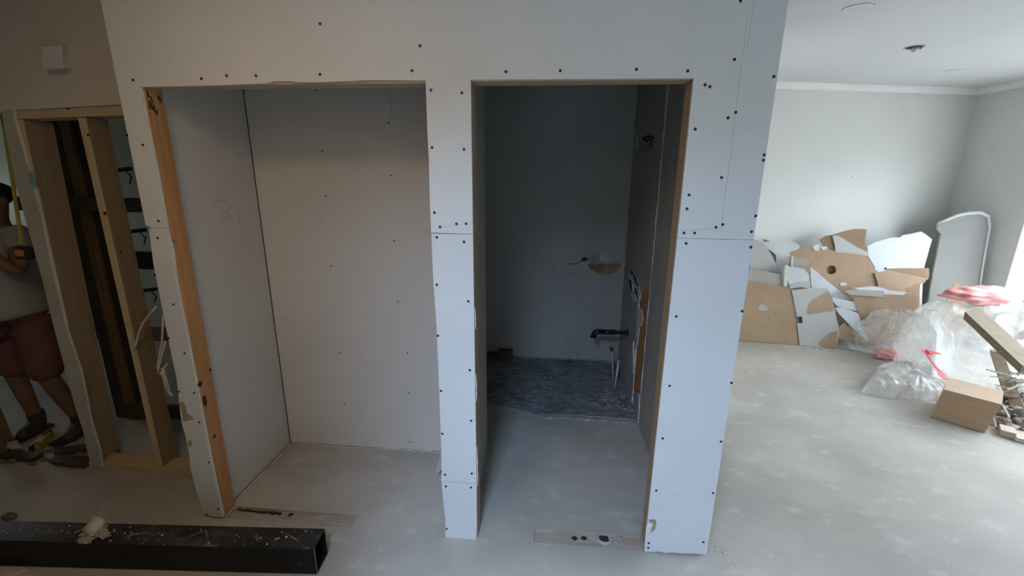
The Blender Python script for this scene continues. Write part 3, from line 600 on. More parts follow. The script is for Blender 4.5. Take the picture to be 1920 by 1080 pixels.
# white cable hanging in the stud bay
wc = thing('hanging_cable', P(300, 690, 'y', .30), 'white electrical cable dangling in loops beside the left opening', 'cable')
for k, pts_ in enumerate([((294, 574), (282, 588), (268, 605), (260, 625), (255, 645), (252, 656)), ((306, 590), (304, 640), (298, 670), (295, 690), (301, 694), (305, 660)), ((310, 640), (302, 672), (296, 700), (308, 690), (314, 682)), ((304, 690), (312, 715), (316, 735), (324, 742)), ((300, 698), (306, 704), (310, 722), (313, 733))]):
    b = MB(); b.tube([P(x, y, 'y', .29 - .01 * k) for x, y in pts_], .0055 if k != 3 else .009, 7); b.build('cable_strand', cablew, wc, True)
# the room beyond
gw = wallbox('wall_beyond', 'pale green wall of the room beyond the studs', [(XL, -1.9, 2.3, 2.4, 0, ZC)], greenp)
MB().box(XL, -1.9, 2.285, 2.3, 0, .16).build('skirting', redwood, gw)
# vent box
vb = thing('vent_cover', P(105, 108, 'y', LY - .013), 'white box vent cover on the beige hall wall above the studs', 'vent')
fr = [P(*p, 'y', LY - .075) for p in ((75, 88), (114, 84), (117, 128), (81, 131))]; bk = [P(*p, 'y', LY - .013) for p in ((80, 86), (129, 83), (138, 130), (87, 130))]
b = MB(); b.hexa([fr[3], fr[2], bk[2], bk[3], fr[0], fr[1], bk[1], bk[0]]); b.build('vent_hood', plast, vb, bevel=.006)
bq = [P(*p, 'y', LY - .016) for p in ((78, 82), (131, 80), (140, 132), (84, 133))]
b = MB(); b.prism(bq, (0, .003, 0)); b.build('back_plate', plast, vb)

# ================================================================== DOWNLIGHTS
def ring(name, c, r0, r1, z0, z1, m, parent, n=24):
    b = MB(); pr = [(r1, z1), (r1, z0), (r0, z0), (r0, z1)]
    vs = [(c.x + r * math.cos(2 * math.pi * k / n), c.y + r * math.sin(2 * math.pi * k / n), z) for r, z in pr for k in range(n)]
    b.add(vs, [(i * n + k, i * n + (k + 1) % n, ((i + 1) % 4) * n + (k + 1) % n, ((i + 1) % 4) * n + k) for i in range(4) for k in range(n)]); return b.build(name, m, parent)
def disc(name, c, r, z, m, parent, th=.002, n=24):
    b = MB(); b.tube([(c.x, c.y, z + th), (c.x, c.y, z)], r, n); return b.build(name, m, parent)
for px, py, lab, open_ in ((1609, 14.5, 'round downlight trim nearest the partition on the white ceiling', 0), (1715, 88, 'open downlight hole with fitting hanging out of the ceiling', 1), (1788, 133, 'faint round downlight trim nearest the far cornice', 0)):
    c = P(px, py, 'z', ZC); r = .062 if open_ else .07
    d = thing('downlight', c, lab, 'downlight')
    ring('trim_ring', c, r - .010, r, ZC - .004, ZC - .0005, whitet if not open_ else greyp, d)
    if open_:
        disc('recess', c, r - .010, ZC - .0022, void, d)
        b = MB(); b.tube([c + Vector((.0, .0, -.002)), c + Vector((-.012, -.01, -.02)), c + Vector((-.005, -.012, -.034))], [.014, .016, .012], 8); b.build('lamp_holder', greyd, d)
        b = MB(); b.tube([c + Vector((.03, 0, -.002)), c + Vector((.04, .0, -.016)), c + Vector((.055, .01, -.006))], .005, 6); b.build('lead', greyd, d)
    else:
        ring('outline_ring', c, r, r + .004, ZC - .0025, ZC - .0004, greyd, d)  # thin grey ring drawn round the trim
        disc('lens', c, r - .010, ZC - .0028, ceilp, d)

# ================================================================== BLACK STEEL TUBE
tb = thing('steel_tube', (-1.8, -.3, 0), 'long black steel box tube lying on the floor, dusty on top', 'steel tube')
ZT = .145; Wd = .115
fA, fB = Vector((-1.005, -.266, 0)), Vector((-2.475, -.361, 0)); dr = (fB - fA).normalized(); nb = Vector((-dr.y, dr.x, 0))
if nb.y < 0: nb = -nb
Lt = 2.4; th = .006; z0t = .004
def tp(l, w, z): return fA + dr * l + nb * w + Vector((0, 0, z))
def plate(name, l0, l1, w0, w1, z0, z1, m):
    b = MB(); b.hexa([tp(l1, w0, z0), tp(l0, w0, z0), tp(l0, w1, z0), tp(l1, w1, z0), tp(l1, w0, z1), tp(l0, w0, z1), tp(l0, w1, z1), tp(l1, w1, z1)]); return b.build(name, m, tb, bevel=.0025 if 'edge' not in name else 0)
plate('front_face', 0, Lt, 0, th, z0t, ZT - .002, steel); plate('rear_face', 0, Lt, Wd - th, Wd, z0t, ZT - .002, steel)
plate('top_face', 0, Lt, 0, Wd, ZT - th, ZT, dusts); plate('bottom_face', 0, Lt, 0, Wd, z0t, z0t + th, steel)
plate('cut_edge', -.001, .0, 0.002, th - .001, z0t + .002, ZT - .004, cutm)
c = tp(.075, -.0006, .055); b = MB(); b.tube([c, c + nb * .0008], .011, 14); b.build('bolt_hole', void, tb)
rnd = random.Random(11); b = MB()
for k in range(120):
    l = rnd.uniform(.03, 1.9); w = rnd.uniform(.012, .10); s = rnd.choice([.0012, .0018, .0022, .004])
    b.blob(tp(l, w, ZT + s * .3), (s * rnd.uniform(.8, 1.8), s, s * .7), k, .5, 1)
o = b.build('plaster_crumbs', crumb, tb); o['kind'] = 'stuff'
for k in range(8):
    b = MB(); l = .10 + .19 * k + rnd.uniform(-.08, .08); sl_ = rnd.uniform(-.03, .03); w0 = rnd.uniform(.015, .04); sw = rnd.uniform(.008, .015)
    b.tube([tp(l + sl_ * j, w0 + sw * j + rnd.uniform(-.004, .004), ZT - .001) for j in range(5)], [.0015, rnd.uniform(.002, .005), rnd.uniform(.003, .007), rnd.uniform(.002, .005), .0015], 6); b.build('mud_streak', rubm, tb)
# dried plaster lump on the tube
pl = thing('plaster_lump', tp(.98, .05, ZT), 'dried crusty plaster lump with a pale stub on the black steel tube', 'plaster lump')
c = P(172, 995, 'z', ZT + .012)
b = MB(); b.blob(P(176, 996, 'z', ZT + .016), (.050, .032, .022), 3, .8, 3, freq=6); b.blob(P(160, 1012, 'z', ZT + .008), (.030, .018, .012), 4, .7, 3, freq=6); b.blob(P(195, 1002, 'z', ZT + .01), (.026, .016, .014), 5, .7, 3, freq=6); b.build('crust', ragm, pl)
b = MB(); b.tube([P(170, 1000, 'z', ZT + .02), P(178, 985, 'z', ZT + .045), P(188, 972, 'z', ZT + .06)], [.028, .032, .030], 12); b.build('pale_stub', mat('pale_beige_plaster', (.44, .41, .32), (.52, .49, .40), (12, 12, 12), .85, .2), pl, True)
b = MB(); b.tube([P(172, 984, 'z', ZT + .02), P(158, 991, 'z', ZT + .006), P(140, 999, 'z', ZT + .003)], .002, 5); b.build('bristle', crumb, pl)
# pale timber corner under the frame edge
pc = [P(-40, 1064, 'z', .02), P(52, 1065, 'z', .02), P(0, 1082, 'z', .02), P(-60, 1090, 'z', .02)]
b = MB(); b.prism(pc, (0, 0, -.018)); o = b.build('timber_offcut', blondt); tag(o, 'pale timber offcut on the floor in front of the steel tube', 'offcut')
b = MB(); p = P(18, 968, 'z', .015); b.blob(p, (.035, .02, .018), 6, .6, 2); o = b.build('dark_clod', rubm); tag(o, 'small dark clod on the floor behind the steel tube', 'clod')

# ================================================================== BROKEN BOARDS (right)
def lean(base0, base1, tilt):
    d = (Vector(base1) - Vector(base0)).normalized(); n = Vector((d.y, -d.x, 0)).normalized()
    if n.y > 0: n = -n
    t = math.radians(tilt); nn = (n * math.cos(t) + Vector((0, 0, math.sin(t)))).normalized()
    return Vector(base0), nn
def board(name, label, cat, plane, pxs, m, th=.011, hole=None, amp=.006, step=.06, seed=1, edge=None, group=None, floor_clip=True, parent=None):
    p0, n = plane
    pts = [PP(x, y, p0, n) for x, y in pxs]
    pts = jag(pts, amp, step, seed)
    if floor_clip:
        for p in pts:
            if p.z < .004: p.z = .004
    hp = [PP(x, y, p0, n) for x, y in hole] if hole else None
    b = MB(); b.prism(pts, -n * th, hole=hp)
    o = b.build(name, [m, edge or gyp], parent)
    if label: tag(o, label, cat, group)
    return o
FRP = ((2.186, 2.967, 0), (3.009, 2.855, 0))
def sh(dy, tilt=12, skew=0):
    return lean((2.186, 2.967 + dy * .75, 0), (3.009, 2.855 + (dy + skew) * .75, 0), tilt * .42 if tilt < 18 else tilt * .8)
G = 'broken plasterboard pieces heaped at the far wall'
pF = sh(0)
bb1 = board('plasterboard_piece', 'large brown-backed plasterboard piece standing beside the partition edge', 'plasterboard', pF, [(1404, 527), (1481, 538), (1489, 570), (1494, 610), (1497, 649), (1450, 645), (1380, 640), (1385, 590)], kraft, amp=.003, seed=2, group=G)
p0, n_ = pF
def face(pxs, m, parent, off=.0012, name='torn_face_paper', plane=pF, amp=.004, seed=3):
    p0, n = plane; pts = jag([PP(x, y, p0, n) + n * off for x, y in pxs], amp, .03, seed)
    b = MB(); b.prism(pts, -n * (off * .9)); return b.build(name, m, parent)
face([(1422, 574), (1429, 570), (1440, 578), (1436, 583), (1425, 582)], greyb, bb1); face([(1452, 584), (1456, 584), (1456, 590), (1453, 590)], kraftd, bb1)
pF2 = sh(-.012)
bb2 = board('plasterboard_piece', 'white plasterboard piece with a small square hole and torn brown patches', 'plasterboard', pF2, [(1484, 544), (1520, 540), (1552, 541), (1560, 560), (1566, 585), (1572, 610), (1575, 625), (1568, 652), (1540, 653), (1499, 649), (1495, 600), (1489, 565)], greyb, hole=[(1494, 593.5), (1504, 593.5), (1505.5, 606), (1496, 606)], amp=.003, seed=4, group=G)
face([(1512, 584), (1515, 573), (1524, 561), (1540, 553), (1553, 546), (1560, 556), (1564, 575), (1561, 584), (1545, 585), (1528, 588), (1513, 590)], kraft, bb2, plane=pF2)
face([(1535, 640), (1545, 633), (1556, 624), (1569, 620), (1570, 640), (1568, 651), (1545, 652), (1536, 648)], kraft, bb2, plane=pF2)
# left upper bits
board('plasterboard_piece', 'pale plasterboard piece above the grey slab beside the partition edge', 'plasterboard', sh(.10), [(1410, 448), (1433, 455), (1448, 480), (1458, 500), (1470, 520), (1472, 640), (1400, 640)], greyb, amp=.002, seed=6, group=G)
board('plaster_slab', 'narrow grey plaster slab lying above the brown-backed piece', 'slab', sh(.045, 8), [(1408, 506), (1440, 510), (1472, 516), (1474, 531), (1474, 640), (1400, 640), (1404, 522)], greyd, th=.03, amp=.002, seed=7, group=G)
board('plasterboard_piece', 'white bright scrap at the top left of the heap', 'plasterboard', sh(.16), [(1432, 454), (1446, 452), (1468, 451), (1488, 453), (1500, 461), (1496, 468), (1480, 472), (1500, 640), (1452, 640), (1455, 478), (1445, 470), (1436, 464)], whiteb, amp=.003, seed=8, group=G)
board('plasterboard_piece', 'dark brown scrap showing between the white scraps at the heap top left', 'plasterboard', sh(.18), [(1430, 448), (1441, 451), (1462, 464), (1470, 480), (1480, 640), (1440, 640), (1440, 466)], kraftd, amp=.002, seed=9, group=G)
# big brown board with a round hole
pB = sh(.13, 15, .06)
hc = (1559, 506); hr = (9.5, 8.5)
big = board('plasterboard_piece', 'largest brown-backed plasterboard piece with a round cut hole', 'plasterboard', pB, [(1450, 476), (1480, 474), (1497, 467), (1512, 462), (1524, 459), (1548, 466), (1575, 474), (1600, 476), (1628, 480), (1634, 500), (1650, 512), (1670, 520), (1700, 525), (1736, 522), (1735, 530), (1712, 536), (1700, 548), (1690, 640), (1480, 640), (1462, 500)], kraft,
      hole=[(hc[0] + hr[0] * math.cos(2 * math.pi * k / 16), hc[1] + hr[1] * math.sin(2 * math.pi * k / 16)) for k in range(16)], amp=.003, seed=10, group=G)
for pxs, m in ((((1523, 462), (1530, 458), (1537, 460), (1536, 470), (1527, 470)), gyp), (((1538, 463), (1550, 462), (1552, 467), (1542, 469)), gyp), (((1574, 530), (1586, 530), (1588, 535), (1576, 536)), gyp), (((1640, 512), (1650, 516), (1652, 526), (1644, 522)), greyb)):
    face(pxs, m, big, .004, 'plaster_crumb', pB)
board('plasterboard_piece', 'dark brown triangular piece with curved edge topping the heap', 'plasterboard', sh(.21, 13, .06), [(1536, 449), (1548, 442), (1562, 440), (1585, 433), (1603, 429), (1625, 430), (1622, 450), (1622, 462), (1626, 475), (1620, 640), (1560, 640), (1548, 470)], kraftd, amp=.002, seed=11, group=G)
board('plasterboard_piece', 'white triangular piece lying over the brown triangle at the heap top', 'plasterboard', sh(.175, 14, .06), [(1561, 442), (1571, 441), (1590, 453), (1608, 464), (1628, 473), (1629, 480), (1608, 478), (1578, 474), (1590, 640), (1570, 640), (1566, 460)], greyb, amp=.002, seed=12, group=G)
wr_ = board('plasterboard_piece', 'wide white piece with curved broken top right of the brown triangle', 'plasterboard', sh(.24, 12, .12), [(1626, 462), (1640, 454), (1655, 450), (1668, 446), (1688, 445), (1692, 441), (1710, 438), (1727, 434), (1737, 440), (1748, 449), (1743, 465), (1736, 490), (1732, 505), (1725, 640), (1650, 640), (1640, 500), (1628, 480)], whiteb, amp=.003, seed=13, group=G, edge=greyd)
face([(1658, 503), (1660, 501), (1662, 503), (1660, 506)], void, wr_, .002, 'screw_hole', sh(.24, 12, .12), 0)
board('plasterboard_piece', 'brown flap bent outward below the wide white piece', 'plasterboard', sh(.20, 14, .12), [(1664, 504), (1700, 503), (1742, 503), (1743, 516), (1741, 523), (1715, 516), (1690, 510)] + [(1668, 507)], kraftd, amp=.001, seed=14, group=G, floor_clip=False)
board('plasterboard_piece', 'brown tapering piece with ragged point over the heap right side', 'plasterboard', sh(.105, 15, .06), [(1640, 512), (1668, 506), (1690, 511), (1715, 516), (1741, 523), (1726, 530), (1712, 535), (1698, 541), (1690, 640), (1650, 640), (1646, 530)], kraft, amp=.003, seed=15, group=G)
# diagonal white board in the middle
board('plasterboard_piece', 'white diagonal piece running down the middle of the heap', 'plasterboard', sh(.055, 13, .03), [(1519, 500), (1530, 508), (1545, 522), (1565, 538), (1593, 560), (1580, 572), (1568, 576), (1560, 640), (1525, 640), (1522, 542)], whiteb, amp=.002, seed=16, group=G)
bx_ = thing('broken_box', PP(1490, 520, *sh(.03)), 'small white broken plaster box open towards the viewer, left of the diagonal piece', 'plaster box')
board('box_front', None, None, sh(.02, 8), [(1478, 500), (1508, 504), (1517, 515), (1518, 528), (1500, 532), (1480, 533), (1476, 520)], whiteb, amp=.002, seed=17, parent=bx_, floor_clip=False)
board('box_side', None, None, sh(.008, 8), [(1473, 497), (1479, 498), (1477, 530), (1474, 538), (1470, 536), (1471, 515)], gyp, th=.03, amp=.001, seed=18, parent=bx_, floor_clip=False)
board('box_lip', None, None, sh(.012, 8), [(1480, 534), (1500, 528), (1520, 528), (1519, 541), (1500, 538), (1482, 541)], greyb, amp=.002, seed=19, parent=bx_, floor_clip=False)
board('plasterboard_piece', 'grey twisted scrap with torn paper above the small white box', 'plasterboard', sh(.06, 10), [(1472, 482), (1486, 480), (1500, 485), (1514, 486), (1519, 494), (1512, 500), (1498, 498), (1500, 640), (1480, 640), (1478, 496)], greyd, amp=.004, seed=20, group=G)
o = MB(); a_, c_ = PP(1485, 480, *sh(.045)), PP(1484, 505, *sh(.02)); o.tube([a_, c_], .009, 6); q_ = o.build('white_peg', whiteb); tag(q_, 'thin white peg standing up above the small white box', 'peg')
# curled lower white sheet
board('plasterboard_piece', 'white bent sheet sweeping down to the floor left of the bags', 'plasterboard', sh(-.03, 14, .0), [(1566, 577), (1580, 576), (1596, 582), (1609, 588), (1618, 612), (1630, 642), (1614, 628), (1600, 616), (1586, 602), (1572, 587)], whiteb, amp=.002, seed=21, group=G, edge=greyd)
board('plasterboard_piece', 'white scrap lying flat in the middle above the bent sheet', 'plasterboard', sh(.025, 12, .0), [(1553, 556), (1575, 560), (1600, 566), (1640, 570), (1660, 577), (1640, 590), (1600, 582), (1570, 574)], whiteb, amp=.003, seed=22, group=G, floor_clip=False)
board('plasterboard_piece', 'brown piece low in the heap behind the front bag', 'plasterboard', sh(.012, 12, .0), [(1598, 552), (1650, 556), (1690, 552), (1712, 548), (1722, 560), (1724, 585), (1700, 640), (1620, 640), (1610, 585)], kraft, amp=.004, seed=23, group=G)
board('plasterboard_piece', 'brown ragged piece ending the heap beside the tall grey board', 'plasterboard', sh(.085, 14, .08), [(1700, 536), (1716, 534), (1726, 532), (1724, 545), (1724, 570), (1720, 640), (1690, 640), (1696, 560)], kraftd, amp=.003, seed=24, group=G)
board('plaster_slab', 'grey slab edge lying across the middle of the heap', 'slab', sh(-.015, 12, .0), [(1585, 546), (1610, 543), (1655, 545), (1656, 557), (1640, 556), (1596, 553)], greyd, th=.03, amp=.001, seed=25, group=G, floor_clip=False)
board('plaster_slab', 'white slab edge lying beside the grey slab in the heap', 'slab', sh(-.005, 12, .0), [(1600, 540), (1640, 537), (1656, 540), (1670, 545), (1699, 548), (1694, 553), (1657, 552), (1656, 546), (1610, 543)], whiteb, th=.02, amp=.002, seed=26, group=G, floor_clip=False)
board('plasterboard_piece', 'brown scrap standing in the shade under the bent white sheet', 'plasterboard', sh(-.005, 6), [(1573, 614), (1584, 606), (1596, 620), (1606, 632), (1620, 642), (1600, 640), (1575, 636)], kraft, amp=.003, seed=27, group=G)
# tall grey board in the corner
pT = lean((4.00, 3.18, 0), (4.50, 3.04, 0), 5)
greyt = mat('shaded_grey_paper', (.29, .29, .275), (.33, .33, .315), (2, 2, 2), .8, .03)  # darker copy of the board grey; corner shade put into the colour
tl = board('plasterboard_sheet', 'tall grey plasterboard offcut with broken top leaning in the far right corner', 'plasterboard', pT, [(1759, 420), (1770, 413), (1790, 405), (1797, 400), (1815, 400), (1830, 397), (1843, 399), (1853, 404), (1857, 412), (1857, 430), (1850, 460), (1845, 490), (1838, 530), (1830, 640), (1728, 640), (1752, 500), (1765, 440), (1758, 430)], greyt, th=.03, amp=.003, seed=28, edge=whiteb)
p0, n_ = pT
pts_ = [PP(x, y, p0, n_) + n_ * .004 for x, y in ((1758, 418), (1775, 412), (1795, 404), (1815, 400), (1838, 399), (1852, 406), (1855, 425), (1849, 460), (1842, 500), (1836, 540))]
b = MB(); b.tube(pts_, [.012, .013, .017, .018, .020, .018, .013, .011, .011, .010], 7); b.build('torn_white_edge', whiteb, tl, True)
board('plasterboard_piece', 'small brown triangle standing at the foot of the tall grey board', 'plasterboard', lean((3.8, 2.9, 0), (4.4, 2.8, 0), 8), [(1776, 553), (1784, 540), (1793, 529), (1800, 534), (1808, 545), (1805, 640), (1770, 640)], kraftd, amp=.002, seed=29)
# crumbs at the base
b = MB(); rnd = random.Random(21)
for k in range(70):
    p = P(rnd.uniform(1500, 1660), rnd.uniform(640, 656), 'z', .004); s = rnd.uniform(.004, .014); b.blob(p, (s * 1.6, s, s * .6), k, .6, 1)
o = b.build('plaster_crumbs', crumb); tag(o, 'loose plaster crumbs along the foot of the heap', 'crumbs', kind='stuff')
b = MB()
for k in range(22):
    p = P(rnd.uniform(1560, 1640), rnd.uniform(636, 648), 'z', .006); a_ = rnd.uniform(-.4, .4); d = Vector((math.cos(a_), math.sin(a_), .02)) * rnd.uniform(.04, .11)
    b.tube([p - d, p + d], .004, 4)
o = b.build('splinters', rubm); tag(o, 'dark splinters scattered at the foot of the heap beside the bags', 'splinters', kind='stuff')

# ================================================================== PLASTIC BAGS
def bag(name, label, outline, ztop, m, seed, cat='plastic sheet', res=46, ridge=.045, fold=4.2, zfun=None):
    # outline: floor polygon (x,y); a crumpled film draped over it, falling to the floor at the rim
    pts = [Vector((x, y)) for x, y in outline]; n = len(pts)
    cx = sum(p.x for p in pts) / n; cy = sum(p.y for p in pts) / n; c = Vector((cx, cy))
    segs = 132; rings = res
    def rim(a):
        d = Vector((math.cos(a), math.sin(a))); best = None
        for i in range(n):
            p, q = pts[i] - c, pts[(i + 1) % n] - c; e_ = q - p
            den = d.x * e_.y - d.y * e_.x
            if abs(den) < 1e-9: continue
            t = (p.x * e_.y - p.y * e_.x) / den; u = (p.x * d.y - p.y * d.x) / den
            if t > 0 and -1e-6 <= u <= 1 + 1e-6 and (best is None or t < best): best = t
        return best or .3
    vs = [(cx, cy, (zfun(cx, cy) if zfun else ztop))]; so = Vector((seed * 5.1, seed * 2.3, seed))
    for r in range(1, rings + 1):
        f = r / rings
        for k in range(segs):
            a = 2 * math.pi * k / segs; R_ = rim(a)
            R_ *= 1 + .05 * noise.noise(Vector((math.cos(a) * 3, math.sin(a) * 3, 0)) + so)
            x, y = cx + math.cos(a) * R_ * f, cy + math.sin(a) * R_ * f
            zt = zfun(x, y) if zfun else ztop
            prof = (1 - f ** 3.6) ** .7 if f < 1 else 0
            q = Vector((x * fold, y * fold, 0)) + so
            w_ = noise.noise_vector(q * .6) * .9; rid = (1 - abs(noise.noise(q + w_)) * 2) ** 3 * 1.6 - .5; rid2 = (1 - abs(noise.noise(q * 2.1 + w_ + Vector((9, 1, 4)))) * 2); rid2 = rid2 ** 3 * 1.5 - .5; rid3 = noise.noise(q * .5)
            rad = 1 - abs(noise.noise(Vector((math.cos(a) * 4, math.sin(a) * 4, f * 1.5)) + so)) * 2
            z = zt * prof * (1 + .35 * rid3) + (ridge * rid + ridge * .28 * rid2 + ridge * .6 * rad * f) * min(1, prof * 2.5)
            z = max(z, .004 + .012 * max(0, rid) * f)
            vs.append((x, y, z))
    fs = [(0, 1 + k, 1 + (k + 1) % segs) for k in range(segs)]
    for r in range(rings - 1):
        for k in range(segs):
            a_ = 1 + r * segs; fs.append((a_ + k, a_ + segs + k, a_ + segs + (k + 1) % segs, a_ + (k + 1) % segs))
    b = MB(); b.add(vs, fs); o = b.build(name, m, None, True); tag(o, label, cat); return o
def fxy(px, py, z=0): p = P(px, py, 'z', z); return (p.x, p.y)
bag1 = bag('plastic_bag', 'crumpled clear rubbish bag at the middle, against the plasterboard heap', [fxy(1600, 634), fxy(1645, 652), fxy(1692, 672), fxy(1760, 690), fxy(1800, 690), (3.48, 2.2), (3.46, 2.6), (3.36, 2.74), (3.15, 2.80), (2.98, 2.83)], .40, plasticm, 3, zfun=lambda x, y: .34 + .16 * (x - 2.9))
bag2 = bag('plastic_bag', 'flat milky plastic bag spread on the floor behind the cardboard box', [fxy(1611, 738), fxy(1660, 748), fxy(1745, 753), fxy(1790, 755), (3.30, 1.75), (3.25, 2.02), fxy(1690, 692), fxy(1640, 702)], .15, plasticw, 8, ridge=.028, fold=5.5)
bag3 = bag('plastic_bag', 'big clear rubbish bag under the long plank, nearest the window', [(3.40, 2.55), (3.55, 2.12), (3.75, 1.85), (4.0, 1.55), (4.4, 1.35), (4.50, 2.0), (4.49, 2.75), (4.1, 2.92), (3.6, 2.88)], .70, plasticm, 5, zfun=lambda x, y: .66)
pk = MB(); rnd = random.Random(3)
pk.blob(P(1838, 553, 'y', 2.45), (.30, .13, .075), 7, .5, 4, freq=5); o = pk.build('pink_plastic_bundle', pinkm, None, True); tag(o, 'pink crumpled plastic bundle lying on top of the big clear bag', 'plastic bundle')
pk = MB(); pk.blob(P(1663, 664, 'z', .05), (.115, .05, .055), 9, .5, 4, freq=5); o = pk.build('pink_plastic_bundle', pinkm, None, True); tag(o, 'small red-pink plastic bundle on the floor left of the red ties', 'plastic bundle')
def ribbon(pts, w, label):
    pts = [Vector(p) for p in pts]; b = MB(); k = len(pts); up_ = Vector((0, -.3, 1)).normalized(); vs = []
    for i, p in enumerate(pts):
        t = (pts[min(i + 1, k - 1)] - pts[max(i - 1, 0)]).normalized(); s_ = t.cross(up_).normalized() * w[i]
        vs += [p + s_, p - s_, p - s_ - up_ * .003, p + s_ - up_ * .003]
    fs = []
    for i in range(k - 1):
        for j in range(4): fs.append((4 * i + j, 4 * i + (j + 1) % 4, 4 * i + 4 + (j + 1) % 4, 4 * i + 4 + j))
    fs += [(3, 2, 1, 0), (4 * k - 4, 4 * k - 3, 4 * k - 2, 4 * k - 1)]
    b.add(vs, fs); o = b.build('red_drawstring', redm, None); return tag(o, label, 'drawstring')
ribbon([P(x, y, 'y', yy) for x, y, yy in ((1728, 655, 1.98), (1735, 660, 1.97), (1742, 660, 1.96), (1752, 661, 1.96), (1764, 663, 1.97))], [.016, .035, .030, .016, .006], 'red bag tie lying across the clear bag')
ribbon([P(x, y, 'y', yy) for x, y, yy in ((1737, 664, 1.94), (1748, 680, 1.82), (1758, 692, 1.74), (1765, 702, 1.70), (1775, 712, 1.66))], [.004, .007, .010, .026, .020], 'red bag tie hanging down to the cardboard box')
# ================================================================== CARDBOARD BOX
f0, f1_ = P(1743, 782, 'z', 0), P(1846, 813, 'z', 0); f0.z = f1_.z = .003
ux = (f1_ - f0).normalized(); uy = Vector((-ux.y, ux.x, 0)); Wb = (f1_ - f0).length; Hb = .235; Db = .30
if uy.y < 0: uy = -uy
cbx = thing('cardboard_box', f0 + ux * Wb / 2 + uy * Db / 2, 'closed brown cardboard box on the floor in front of the bags', 'box')
def bp(a, d, z): return f0 + ux * a + uy * d + Vector((0, 0, z)) + ux * (.035 * z / Hb)
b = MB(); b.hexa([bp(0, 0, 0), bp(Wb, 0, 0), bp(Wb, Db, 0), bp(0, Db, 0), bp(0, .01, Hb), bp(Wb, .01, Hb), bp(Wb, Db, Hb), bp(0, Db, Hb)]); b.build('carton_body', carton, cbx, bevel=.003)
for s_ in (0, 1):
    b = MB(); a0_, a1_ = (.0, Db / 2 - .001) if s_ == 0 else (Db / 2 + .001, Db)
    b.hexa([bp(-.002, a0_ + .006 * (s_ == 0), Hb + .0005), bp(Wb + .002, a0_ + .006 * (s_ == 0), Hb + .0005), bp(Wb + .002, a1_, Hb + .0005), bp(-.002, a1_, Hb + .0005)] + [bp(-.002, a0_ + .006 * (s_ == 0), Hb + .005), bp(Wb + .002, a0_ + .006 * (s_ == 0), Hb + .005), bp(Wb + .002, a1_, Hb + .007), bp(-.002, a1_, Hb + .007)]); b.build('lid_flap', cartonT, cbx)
# ================================================================== TIMBERS ON THE RIGHT
def plank(name, label, p, q, w, t, mats, up=(0, 0, 1), seed=0, cat='timber', group=None):
    p, q = Vector(p), Vector(q); d = (q - p).normalized(); u = Vector(up); s_ = d.cross(u).normalized(); u = s_.cross(d)
    b = MB(); rnd = random.Random(seed)
    pr_ = []
    for c_ in (p, q): pr_.append([c_ - s_ * w / 2 - u * t / 2, c_ + s_ * w / 2 - u * t / 2, c_ + s_ * w / 2 + u * t / 2, c_ - s_ * w / 2 + u * t / 2])
    for v in pr_[0]: v += d * rnd.uniform(-.02, .03)
    for v in pr_[1]: v += d * rnd.uniform(-.01, .01)
    vs = pr_[0] + pr_[1]
    b.add(vs, [(3, 2, 1, 0), (4, 5, 6, 7), (0, 1, 5, 4), (1, 2, 6, 5), (2, 3, 7, 6), (3, 0, 4, 7)])
    b.m = [0, 0, 0, 0, 1, 0]
    o = b.build(name, mats, None, bevel=.002); return tag(o, label, cat, group)
pa, pb = P(1820, 586, 'y', 2.22), P(1932, 690, 'y', 1.62)
plank('timber_beam', 'long broken timber beam sloping over the big clear bag', pa, pb, .115, .085, [wood('dark_old_timber', (.13, .09, .055), (.24, .175, .115), 'y', (.05, .03, .02), .6), blondt], up=(-.35, -.25, 1), seed=1)
pa, pb = P(1868, 660, 'y', 1.98), P(1897, 745, 'y', 1.60)
plank('timber_board', 'short brown board leaning beneath the long beam', pa, pb, .075, .02, [oldtim, oldtim], up=(-.6, -1, .6), seed=2)
pa, pb = P(1890, 716, 'y', 1.75), P(1925, 812, 'y', 1.36)
plank('timber_board', 'dark grey-brown board sloping to the floor at the right frame edge', pa, pb, .07, .045, [oldtim, oldtim], up=(-.7, -.6, .5), seed=3)
pa, pb = P(1912, 632, 'y', 2.2), P(1945, 612, 'y', 2.0)
plank('timber_board', 'brown timber stub poking from the right frame edge above the beam', pa, pb, .05, .04, [oldtim, blondt], seed=4)
def block(label, px, w, d, h, rot, m):
    c_ = P(*px, 'z', 0); o = thing('timber_offcut', c_, label, 'offcut'); b = MB(); R_ = Matrix.Rotation(rot, 3, 'Z')
    cs = [R_ @ Vector(v) for v in ((-w / 2, -d / 2, .003), (w / 2, -d / 2, .003), (w / 2, d / 2, .003), (-w / 2, d / 2, .003))]
    b.hexa([c_ + v for v in cs] + [c_ + v + Vector((0, 0, h)) for v in cs]); b.build('block', m, o, bevel=.002)
block('square pale timber offcut beside the cardboard box', (1886, 815), .075, .11, .045, -.65, blondt)
block('flat pale timber offcut at the right frame edge on the floor', (1918, 828), .09, .07, .03, -.4, blondt)
rnd = random.Random(31)
